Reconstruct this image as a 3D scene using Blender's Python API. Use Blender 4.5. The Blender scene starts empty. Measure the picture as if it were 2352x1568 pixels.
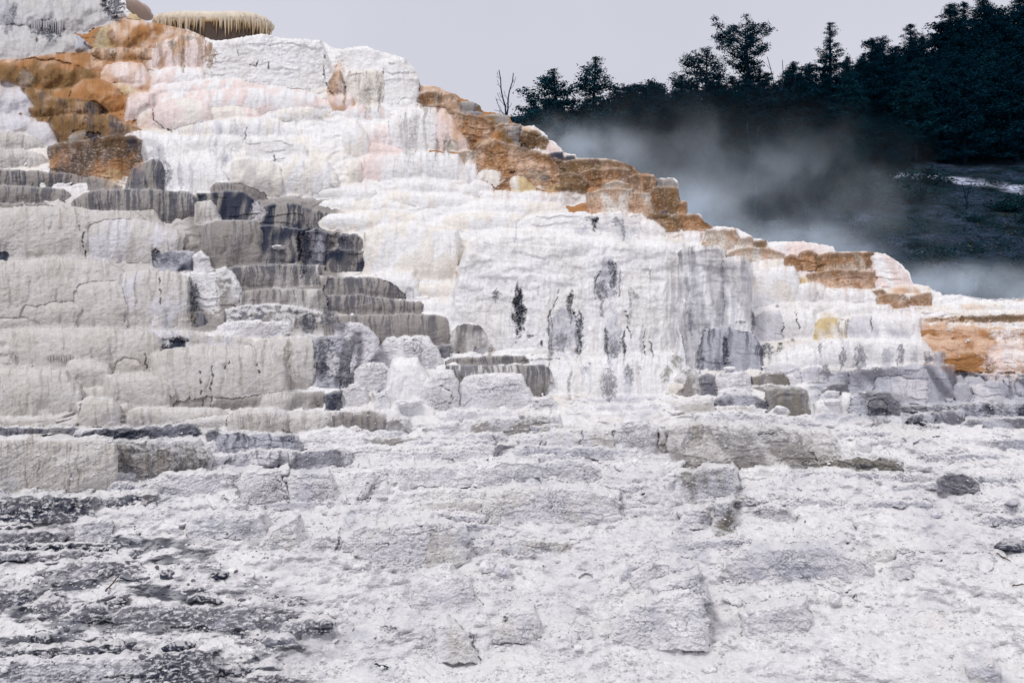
import bpy, math, random
import numpy as np
from mathutils import Vector, Matrix

C = bpy.context.scene.collection
R = math.radians
# ------------------------------------------------------------------ camera, sky, sun, exposure
sc = bpy.context.scene
F = 2522.0                      # focal length in traced units (the tracing sheet is 2352 x 1568)
PITCH = math.atan(166.0 / F)
EYE = 3.0
cam = bpy.data.objects.new("camera", bpy.data.cameras.new("camera"))
C.objects.link(cam)
cam.location = (0, 0, EYE)
cam.rotation_euler = (R(90) + PITCH, 0, 0)
cam.data.sensor_width = 36
cam.data.lens = 36 * F / 2352
cam.data.clip_start = 0.1
cam.data.clip_end = 5000
sc.camera = cam

SUN_EL, SUN_AZ = 50.0, -34.0    # azimuth from straight behind the camera, towards the left
w = bpy.data.worlds.new("World"); sc.world = w; w.use_nodes = True
nt = w.node_tree; nt.nodes.clear()
out = nt.nodes.new("ShaderNodeOutputWorld")
bg = nt.nodes.new("ShaderNodeBackground"); bg.inputs[1].default_value = 0.1
sky = nt.nodes.new("ShaderNodeTexSky"); sky.sky_type = 'NISHITA'; sky.sun_disc = False
sky.sun_elevation = R(SUN_EL); sky.sun_rotation = R(180 + SUN_AZ); sky.dust_density = 4; sky.air_density = 1.2
hs = nt.nodes.new("ShaderNodeHueSaturation"); hs.inputs[1].default_value = 0.3; hs.inputs[2].default_value = 1.0
nt.links.new(sky.outputs[0], hs.inputs[4])
# the overcast layer: paler towards the zenith, faintly cloudy
tc = nt.nodes.new("ShaderNodeTexCoord"); sep = nt.nodes.new("ShaderNodeSeparateXYZ")
nt.links.new(tc.outputs["Generated"], sep.inputs[0])
ramp = nt.nodes.new("ShaderNodeValToRGB")
ramp.color_ramp.elements[0].position = 0.0; ramp.color_ramp.elements[0].color = (7.4, 7.4, 8.1, 1)
ramp.color_ramp.elements[1].position = 0.9; ramp.color_ramp.elements[1].color = (9.4, 9.2, 9.3, 1)
e = ramp.color_ramp.elements.new(0.35); e.color = (6.6, 6.7, 7.6, 1)
nt.links.new(sep.outputs[2], ramp.inputs[0])
cn = nt.nodes.new("ShaderNodeTexNoise"); cn.inputs["Scale"].default_value = 2.2; cn.inputs["Detail"].default_value = 4
nt.links.new(tc.outputs["Generated"], cn.inputs["Vector"])
cm = nt.nodes.new("ShaderNodeMapRange"); cm.inputs[1].default_value = 0.3; cm.inputs[2].default_value = 0.7
cm.inputs[3].default_value = 0.93; cm.inputs[4].default_value = 1.08
nt.links.new(cn.outputs[0], cm.inputs[0])
vm = nt.nodes.new("ShaderNodeVectorMath"); vm.operation = 'SCALE'
nt.links.new(ramp.outputs[0], vm.inputs[0]); nt.links.new(cm.outputs[0], vm.inputs[3])
mx = nt.nodes.new("ShaderNodeMix"); mx.data_type = 'RGBA'; mx.inputs[0].default_value = 0.9
nt.links.new(hs.outputs[0], mx.inputs[6]); nt.links.new(vm.outputs[0], mx.inputs[7])
nt.links.new(mx.outputs[2], bg.inputs[0]); nt.links.new(bg.outputs[0], out.inputs[0])

sl = bpy.data.lights.new("sun", 'SUN'); sl.energy = 1.25; sl.angle = R(12); sl.color = (1.0, 0.97, 0.94)
sun = bpy.data.objects.new("sun", sl); C.objects.link(sun)
d = Vector((math.sin(R(SUN_AZ)) * math.cos(R(SUN_EL)), -math.cos(R(SUN_AZ)) * math.cos(R(SUN_EL)), math.sin(R(SUN_EL))))
sun.rotation_euler = d.to_track_quat('Z', 'Y').to_euler()
sun.location = (-20, -30, 60)

sc.view_settings.view_transform = 'Standard'
sc.view_settings.look = 'None'
sc.view_settings.exposure = 0.0
sc.view_settings.gamma = 1
sc.cycles.volume_bounces = 10
sc.cycles.volume_step_rate = 0.15; sc.cycles.volume_max_steps = 512

# ------------------------------------------------------------------ helpers
def lin(c):
    c = np.array(c, float) / 255
    return np.where(c <= 0.04045, c / 12.92, ((c + 0.055) / 1.055) ** 2.4)

def h2(ix, iy, seed):
    n = (ix.astype(np.int64) * 374761393 + iy.astype(np.int64) * 668265263 + seed * 1442695041) & 0xffffffff
    n = ((n ^ (n >> 13)) * 1274126177) & 0xffffffff
    n = ((n ^ (n >> 16)) * 2246822519) & 0xffffffff
    return n ^ (n >> 15)

GA = np.cos(np.arange(256) * 2 * np.pi / 256).astype(np.float32)
GB = np.sin(np.arange(256) * 2 * np.pi / 256).astype(np.float32)
def noise(u, v, seed=0):
    """gradient noise, about -1..1"""
    iu = np.floor(u); iv = np.floor(v)
    fu = (u - iu).astype(np.float32); fv = (v - iv).astype(np.float32)
    iu = iu.astype(np.int64); iv = iv.astype(np.int64)
    su = fu * fu * fu * (fu * (fu * 6 - 15) + 10); sv = fv * fv * fv * (fv * (fv * 6 - 15) + 10)
    def g(a, b):
        k = (h2(iu + a, iv + b, seed) >> 7) & 255
        return GA[k] * (fu - a) + GB[k] * (fv - b)
    x0 = g(0, 0) * (1 - su) + g(1, 0) * su
    x1 = g(0, 1) * (1 - su) + g(1, 1) * su
    return (x0 * (1 - sv) + x1 * sv) * 1.5
def fbm(u, v, seed=0, o=4, gain=0.5):
    s = 0; a = 1.0; t = 0
    for k in range(o):
        s = s + a * noise(u, v, seed + 17 * k); t += a
        u = u * 2.03 + 5.3; v = v * 2.03 + 1.7; a *= gain
    return s / t
def worley(u, v, seed=0):
    """distance to the nearest and second nearest feature point, and a random value of the nearest cell"""
    iu = np.floor(u).astype(np.int64); iv = np.floor(v).astype(np.int64)
    d1 = np.full(u.shape, 9.0, np.float32); d2 = d1.copy(); val = np.zeros(u.shape, np.float32)
    for a in (-1, 0, 1):
        for b in (-1, 0, 1):
            h = h2(iu + a, iv + b, seed)
            px = (iu + a) + (h & 1023) / 1023.0; py = (iv + b) + ((h >> 10) & 1023) / 1023.0
            d = np.hypot(px - u, py - v).astype(np.float32)
            n = d < d1
            d2 = np.where(n, d1, np.minimum(d2, d)); val = np.where(n, ((h >> 20) & 1023) / 1023.0, val)
            d1 = np.where(n, d, d1)
    return d1, d2, val.astype(np.float32)
def box1(a, r, ax):
    n = a.shape[ax]; pad = [(0, 0)] * a.ndim; pad[ax] = (r + 1, r)
    c = np.cumsum(np.pad(a, pad, mode='edge'), axis=ax, dtype=np.float64)
    return ((np.take(c, range(2 * r + 1, n + 2 * r + 1), ax) - np.take(c, range(0, n), ax)) / (2 * r + 1)).astype(np.float32)
def blur(a, r):
    for _ in range(2): a = box1(box1(a, r, 0), r, 1)
    return a
def sstep(a, b, x):
    t = np.clip((x - a) / (b - a), 0, 1)
    return t * t * (3 - 2 * t)

cp, sp_ = math.cos(PITCH), math.sin(PITCH)
def at(x, y, D):
    """point at traced position (x, y) that stands D metres out from the boardwalk"""
    cx = (x - 1176) / F; cy = (784 - y) / F
    t = D / (cp - cy * sp_)
    return cx * t, D + 0 * t, EYE + (sp_ + cy * cp) * t

def tag(o, label=None, cat=None, group=None, kind=None):
    if label: o["label"] = label
    if cat: o["category"] = cat
    if group: o["group"] = group
    if kind: o["kind"] = kind
    return o
def link(name, me, mat=None, parent=None):
    o = bpy.data.objects.new(name, me); C.objects.link(o)
    if mat is not None and me is not None:
        me.materials.clear(); me.materials.append(mat)
    if parent: o.parent = parent
    return o
def empty(name, loc=(0, 0, 0), rz=0):
    o = bpy.data.objects.new(name, None); C.objects.link(o); o.location = loc; o.rotation_euler = (0, 0, rz)
    o.empty_display_size = 0.3
    return o
def np_mesh(name, V, Q, smooth=True, col=None):
    """V (n,3), Q (m,k) all faces with k corners"""
    me = bpy.data.meshes.new(name)
    k = Q.shape[1]
    me.vertices.add(len(V)); me.vertices.foreach_set("co", np.ascontiguousarray(V, np.float32).ravel())
    me.loops.add(Q.size); me.loops.foreach_set("vertex_index", np.ascontiguousarray(Q, np.int32).ravel())
    me.polygons.add(len(Q)); me.polygons.foreach_set("loop_start", np.arange(0, Q.size, k, dtype=np.int32))
    me.polygons.foreach_set("use_smooth", np.full(len(Q), smooth))
    me.update(calc_edges=True)
    if col is not None:
        a = me.color_attributes.new("mineral", 'FLOAT_COLOR', 'POINT')
        a.data.foreach_set("color", np.ascontiguousarray(np.concatenate([col, np.ones((len(col), 1))], 1), np.float32).ravel())
    return me

# ------------------------------------------------------------------ materials
def mat_base(name):
    m = bpy.data.materials.new(name); m.use_nodes = True
    b = m.node_tree.nodes["Principled BSDF"]; b.inputs["Roughness"].default_value = 0.9
    b.inputs["Specular IOR Level"].default_value = 0.25
    return m, m.node_tree, b
def mat_mineral():
    m, n, b = mat_base("travertine")
    at_ = n.nodes.new("ShaderNodeVertexColor"); at_.layer_name = "mineral"
    t = n.nodes.new("ShaderNodeTexCoord")
    n1 = n.nodes.new("ShaderNodeTexNoise"); n1.inputs["Scale"].default_value = 14; n1.inputs["Detail"].default_value = 6
    n1.inputs["Roughness"].default_value = 0.65
    n.links.new(t.outputs["Object"], n1.inputs["Vector"])
    r = n.nodes.new("ShaderNodeMapRange"); r.inputs[1].default_value = 0.3; r.inputs[2].default_value = 0.7
    r.inputs[3].default_value = 0.88; r.inputs[4].default_value = 1.07
    n.links.new(n1.outputs[0], r.inputs[0])
    v = n.nodes.new("ShaderNodeVectorMath"); v.operation = 'SCALE'
    n.links.new(at_.outputs[0], v.inputs[0]); n.links.new(r.outputs[0], v.inputs[3])
    n.links.new(v.outputs[0], b.inputs["Base Color"])
    n2 = n.nodes.new("ShaderNodeTexNoise"); n2.inputs["Scale"].default_value = 30; n2.inputs["Detail"].default_value = 5
    n.links.new(t.outputs["Object"], n2.inputs["Vector"])
    bp = n.nodes.new("ShaderNodeBump"); bp.inputs["Strength"].default_value = 0.5; bp.inputs["Distance"].default_value = 0.03
    n.links.new(n2.outputs[0], bp.inputs["Height"]); n.links.new(bp.outputs[0], b.inputs["Normal"])
    return m
def mat_noise(name, c1, c2, scale, bump=0.0, rough=0.9, spec=.25):
    m, n, b = mat_base(name)
    b.inputs["Specular IOR Level"].default_value = spec
    b.inputs["Roughness"].default_value = rough
    t = n.nodes.new("ShaderNodeTexCoord")
    n1 = n.nodes.new("ShaderNodeTexNoise"); n1.inputs["Scale"].default_value = scale; n1.inputs["Detail"].default_value = 5
    n.links.new(t.outputs["Object"], n1.inputs["Vector"])
    r = n.nodes.new("ShaderNodeValToRGB")
    r.color_ramp.elements[0].position = 0.35; r.color_ramp.elements[1].position = 0.65
    r.color_ramp.elements[0].color = (*c1, 1); r.color_ramp.elements[1].color = (*c2, 1)
    n.links.new(n1.outputs[0], r.inputs[0]); n.links.new(r.outputs[0], b.inputs["Base Color"])
    if bump:
        bp = n.nodes.new("ShaderNodeBump"); bp.inputs["Strength"].default_value = bump; bp.inputs["Distance"].default_value = 0.05
        n.links.new(n1.outputs[0], bp.inputs["Height"]); n.links.new(bp.outputs[0], b.inputs["Normal"])
    return m
M_ROCK = mat_mineral()
def mat_slope():
    m, n, b = mat_base("slope_soil"); b.inputs["Specular IOR Level"].default_value = .03
    at_ = n.nodes.new("ShaderNodeVertexColor"); at_.layer_name = "mineral"
    t = n.nodes.new("ShaderNodeTexCoord"); last = at_.outputs[0]
    for sc_, lo, hi in ((1.1, .45, 1.5), (4.5, .45, 1.6)):
        q = n.nodes.new("ShaderNodeTexNoise"); q.inputs["Scale"].default_value = sc_; q.inputs["Detail"].default_value = 6; q.inputs["Roughness"].default_value = .7
        n.links.new(t.outputs["Object"], q.inputs["Vector"])
        r = n.nodes.new("ShaderNodeMapRange"); r.inputs[1].default_value = .36; r.inputs[2].default_value = .64; r.inputs[3].default_value = lo; r.inputs[4].default_value = hi
        n.links.new(q.outputs[0], r.inputs[0])
        v = n.nodes.new("ShaderNodeVectorMath"); v.operation = 'SCALE'; n.links.new(last, v.inputs[0]); n.links.new(r.outputs[0], v.inputs[3]); last = v.outputs[0]
    n.links.new(last, b.inputs["Base Color"])
    return m
M_SLOPE = mat_slope()
M_NEEDLE = mat_noise("needles", (0.003, 0.024, 0.044), (0.005, 0.032, 0.054), 1.2, spec=0)
M_NEEDLE2 = mat_noise("needles_pale", (0.005, 0.034, 0.056), (0.009, 0.048, 0.068), 1.2, spec=0)
M_BARK = mat_noise("bark", (0.006, 0.020, 0.036), (0.012, 0.030, 0.050), 6, 0.4, spec=.02)
M_DEAD = mat_noise("dead_wood", (0.012, 0.018, 0.028), (0.03, 0.034, 0.045), 6, 0.4, spec=.02)
M_STICK = mat_noise("stick_wood", (0.05, 0.03, 0.025), (0.12, 0.08, 0.06), 18, 0.4)
M_GREYLOG = mat_noise("weathered_wood", (0.3, 0.3, 0.32), (0.6, 0.6, 0.62), 12, 0.4)
M_SHRUB = mat_noise("shrub_leaves", (0.006, 0.030, 0.045), (0.014, 0.045, 0.055), 2.0, spec=0)
M_FLOWER = mat_noise("yellow_flower", (0.25, 0.16, 0.03), (0.4, 0.27, 0.06), 4.0)

# ------------------------------------------------------------------ traced survey of the terraces
# all survey numbers are in thirds of a tracing unit; rows of sheets start at 0, 1568, 3135 and columns at 0, 2352, 4704
K = dict(W=(232, 231, 233), E=(228, 223, 217), P=(228, 213, 210), L=(207, 205, 211), G=(198, 197, 199), T=(150, 145, 143),
         C=(199, 195, 193), S=(114, 113, 122), D=(58, 62, 78), N=(24, 33, 53), O=(168, 120, 76), H=(208, 176, 152), B=(132, 102, 66),
         U=(90, 66, 42), Y=(202, 182, 142), X=(178, 179, 189), V=(126, 121, 112))  # N and D: dark stains, and the shade painted into cracks
PAL = {k: np.minimum(lin(v) * 1.03, 0.86) for k, v in K.items()}
SKYLINE = [(-1500, -170), (850, -170), (868, 60), (1000, 150), (1100, 165), (1300, 205), (1420, 262), (1450, 275), (1530, 280), (1700, 250), (1820, 235), (1930, 260),
           (2100, 270), (2220, 280), (2290, 330), (2352, 340), (2452, 320), (2532, 318), (2572, 340), (2682, 370), (2782, 400), (2852, 470),
           (2882, 510), (2897, 585), (2952, 590), (3012, 595), (3072, 630), (3152, 655), (3182, 682), (3252, 700), (3312, 730), (3327, 770),
           (3382, 775), (3452, 785), (3512, 800), (3527, 845), (3582, 855), (3602, 870), (3682, 865), (3732, 905), (3772, 935), (3777, 965),
           (3812, 970), (3852, 1010), (3892, 1050), (3962, 1065), (3972, 1090), (4112, 1090), (4202, 1095), (4302, 1120), (4362, 1150),
           (4412, 1195), (4502, 1200), (4517, 1230), (4642, 1225), (4672, 1250), (4687, 1380), (4734, 1385), (4739, 1470), (4824, 1475),
           (4849, 1525), (4904, 1555), (5034, 1565), (5089, 1578), (5184, 1628), (5194, 1643), (5279, 1648), (5294, 1668), (5404, 1663),
           (5534, 1663), (5744, 1698), (5754, 1733), (6004, 1733), (6094, 1748), (6154, 1778), (6204, 1818), (6264, 1878), (6294, 1958),
           (6394, 1968), (6424, 2003), (6474, 2008), (6494, 2033), (6604, 2028), (6764, 2063), (6904, 2063), (7056, 2058), (7650, 2075), (8600, 2110)]
BL = []                    # (lip, bottom, kind, rounding, options)
def sheet(ox, oy, rows):
    for lip, bot, k, *rest in rows:
        r = rest[0] if rest else 16
        op = rest[1] if len(rest) > 1 else {}
        lip = [(x + ox, y + oy) for x, y in lip]
        if lip[0][0] <= 5: lip[0] = (-1400, lip[0][1])
        if lip[-1][0] >= 7050: lip[-1] = (8600, lip[-1][1])
        BL.append((lip, bot + oy, k, r, op))
# --- top left: grey and orange flowstone, pink and white walls
sheet(0, 0, [
 ([(0, -60), (190, -70), (420, -90), (680, -60), (760, 60), (830, 130), (870, 160)], 300, 'G', 70, dict(dome=1, s=.35)),
 ([(0, 210), (60, 170), (130, 145), (250, 220), (430, 250), (520, 240), (640, 330)], 460, 'G', 60, dict(dome=1, s=.2)),
 ([(400, 330), (450, 250), (540, 245), (620, 300), (640, 340)], 370, 'X', 40, dict(dome=1)),
 ([(650, 320), (680, 200), (740, 170), (770, 200), (775, 320)], 330, 'Y', 40, dict(dome=1, s=.3)),
 ([(720, 180), (780, 150), (860, 130), (1000, 140), (1150, 160), (1300, 205), (1430, 270)], 335, 'H', 50, dict(dome=1, s=.4, mix='O')),
 ([(890, 120), (900, 80), (1000, 90), (1080, 140)], 160, 'Y', 20, dict(dome=1)),
 ([(600, 360), (640, 335), (720, 325), (850, 330), (1050, 335)], 420, 'H', 26, dict(dome=1, s=.7, mix='O', sk='U')),
 ([(0, 470), (150, 405), (400, 368), (600, 355), (700, 420), (720, 480)], 520, 'O', 40, dict(dome=1, s=.3, mix='H')),
 ([(0, 480), (60, 430), (150, 405), (250, 398), (400, 405), (480, 430), (600, 470), (680, 530)], 620, 'B', 60, dict(dome=1, s=.3, mix='O')),
 ([(690, 500), (730, 445), (800, 428), (900, 425), (990, 440), (1040, 540)], 640, 'P', 60, dict(dome=1, s=.4, mix='H')),
 ([(480, 640), (510, 590), (580, 552), (680, 545), (780, 580), (850, 640), (885, 720)], 780, 'O', 70, dict(dome=1, s=.2, mix='O')),
 ([(340, 640), (400, 612), (480, 610), (560, 630), (650, 700)], 720, 'O', 40, dict(dome=1, s=.2, mix='B')),
 ([(750, 570), (830, 565), (900, 590), (955, 640)], 660, 'H', 40, dict(dome=1, mix='Y', s=.2)),
 ([(100, 660), (160, 615), (250, 610), (330, 650), (440, 680), (560, 680), (680, 700), (755, 775)], 810, 'B', 50, dict(dome=1, s=.6, sk='D')),
 ([(330, 830), (430, 780), (520, 790), (640, 800), (760, 790), (850, 830), (985, 900)], 985, 'B', 50, dict(dome=1, s=.6, sk='D')),
 ([(470, 950), (500, 900), (570, 895), (620, 960)], 985, 'B', 40, dict(dome=1, mix='T')),
 ([(0, 560), (60, 565), (130, 600), (200, 680), (285, 780)], 810, 'L', 50, dict(dome=1)),
 ([(0, 770), (150, 790), (230, 810), (290, 860)], 920, 'L', 40, dict(dome=1, mix='C')),
 ([(195, 900), (230, 850), (280, 835), (330, 850), (380, 920), (415, 990)], 1010, 'L', 40, dict(dome=1)),
 ([(330, 1005), (450, 980), (600, 960), (760, 935), (920, 930), (975, 965)], 1240, 'U', 30, dict(s=.7, mix='O', rough=1.4)),
 ([(0, 895), (100, 910), (250, 940), (320, 980), (343, 1050)], 1050, 'C', 26, dict(s=.25)),
 ([(0, 1020), (150, 1030), (300, 1060), (348, 1120)], 1170, 'C', 26, dict(s=.3)),
 ([(0, 1155), (120, 1170), (300, 1180), (450, 1190), (620, 1215)], 1300, 'T', 14, dict(s=1)),
 ([(600, 1215), (640, 1212), (740, 1240), (838, 1290)], 1320, 'T', 18, dict(s=.5)),
 ([(0, 1290), (30, 1275), (150, 1280), (300, 1290), (440, 1300), (492, 1340)], 1420, 'T', 24, dict(s=.55)),
 ([(490, 1400), (520, 1370), (600, 1325), (680, 1305), (850, 1305), (950, 1300), (1100, 1305), (1300, 1325), (1372, 1375)], 1540, 'T', 22, dict(s=.9)),
 ([(1360, 1335), (1450, 1325), (1560, 1315), (1680, 1320), (1740, 1360), (1805, 1400)], 1520, 'D', 14, dict(s=1, sk='N', mix='T')),
 ([(1450, 1290), (1480, 1260), (1560, 1255), (1660, 1260), (1780, 1290), (1862, 1330)], 1380, 'T', 18, dict(s=.4)),
 ([(1340, 1390), (1450, 1380), (1490, 1420), (1532, 1500)], 1560, 'C', 26, dict(s=.3)),
 ([(1800, 1425), (1900, 1400), (2050, 1405), (2100, 1430), (2250, 1460), (2315, 1505)], 1590, 'D', 20, dict(s=.95, sk='N', mix='T')),
 ([(1870, 1425), (1930, 1405), (2040, 1403), (2085, 1430)], 1440, 'S', 12, dict(s=.5)),
 ([(0, 1345), (240, 1350), (300, 1395)], 1405, 'T', 14, dict(s=.4)),
 ([(0, 1405), (280, 1400), (540, 1420)], 1440, 'T', 10, dict(s=.4)),
 ([(0, 1480), (100, 1430), (250, 1420), (550, 1425), (640, 1450), (900, 1450), (1000, 1500)], 1785, 'C', 30, dict(s=.2)),
 ([(620, 1460), (900, 1450), (1050, 1440), (1090, 1480), (1135, 1540)], 1580, 'C', 14, dict(s=.3)),
 ([(600, 1500), (900, 1505), (1060, 1530), (1270, 1600)], 1810, 'C', 40, dict(s=.25, mix='L')),
 ([(1050, 490), (1060, 380), (1080, 300), (1180, 268), (1300, 235), (1400, 268), (1470, 300), (1512, 400)], 480, 'P', 26, dict(s=.6, sk='B', mix='H')),
 ([(1405, 470), (1430, 380), (1500, 300), (1530, 282), (1700, 252), (1830, 237), (2000, 267), (2220, 282), (2260, 420), (2300, 660)], 660, 'W', 24, dict(rough=1.8, s=.12)),
 ([(1020, 620), (1050, 530), (1080, 490), (1130, 465), (1250, 460), (1400, 465), (1425, 530)], 600, 'W', 34, dict(mix='P')),
 ([(1005, 660), (1050, 590), (1120, 572), (1300, 560), (1600, 540), (1800, 580), (2100, 610), (2300, 650)], 700, 'W', 26, dict(mix='P')),
 ([(1045, 730), (1090, 650), (1200, 630), (1400, 625), (1700, 602), (2000, 622), (2200, 660), (2312, 710), (2322, 770)], 790, 'W', 30, dict(mix='P', s=.15)),
 ([(1058, 850), (1052, 745), (1120, 690), (1200, 680), (1300, 678), (1440, 700), (1455, 780)], 905, 'E', 40, dict(under=60, mix='P', s=.12)),
 ([(1410, 790), (1450, 735), (1600, 720), (1780, 750), (1812, 810)], 840, 'E', 26, dict(s=.15, mix='P')),
 ([(1795, 780), (1850, 755), (1950, 740), (2100, 740), (2250, 760), (2312, 800)], 835, 'E', 26, dict(s=.3, mix='W')),
 ([(1190, 910), (1230, 860), (1300, 840), (1400, 830), (1550, 830), (1650, 810), (1800, 810), (1950, 840), (2070, 860), (2105, 950)], 960, 'W', 24, dict(s=.3, mix='E')),
 ([(860, 820), (872, 680), (900, 650), (960, 635), (1045, 640)], 830, 'P', 26, dict(s=.3)),
 ([(940, 830), (965, 750), (1010, 715), (1060, 740), (1070, 820)], 870, 'P', 36, dict(dome=1, mix='E')),
 ([(850, 930), (950, 900), (1150, 920), (1300, 935), (1480, 930), (1670, 940), (1705, 1020)], 1060, 'W', 22, dict(s=.25)),
 ([(920, 1020), (1000, 1010), (1090, 1030), (1110, 1080)], 1100, 'W', 18, dict(s=.3)),
 ([(1100, 960), (1180, 950), (1230, 1000), (1300, 1050), (1450, 1060), (1540, 1120), (1600, 1240)], 1340, 'W', 40, dict(s=.35, flow=1)),
 ([(1470, 1030), (1540, 1010), (1590, 1050), (1600, 1120)], 1130, 'W', 24, dict(s=.5)),
 ([(1690, 960), (1800, 950), (1950, 950), (2060, 980), (2120, 1040)], 1110, 'W', 22, dict(s=.2, rough=1.3)),
 ([(850, 1300), (880, 1190), (960, 1120), (1050, 1095), (1150, 1105), (1205, 1250)], 1320, 'T', 28, dict(s=1, sk='D', flow=1)),
 ([(1592, 1120), (1620, 1105), (1700, 1097), (1850, 1110), (1930, 1150), (1950, 1210)], 1370, 'E', 12, dict(s=.2, mix='C', fan=1)),
 ([(1945, 1130), (1980, 1090), (2050, 1070), (2180, 1090), (2270, 1120), (2325, 1220)], 1360, 'W', 40, dict(s=.3, mix='E')),
 ([(1530, 1160), (1590, 1120), (1620, 1160), (1660, 1280)], 1270, 'W', 28, dict()),
])
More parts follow.
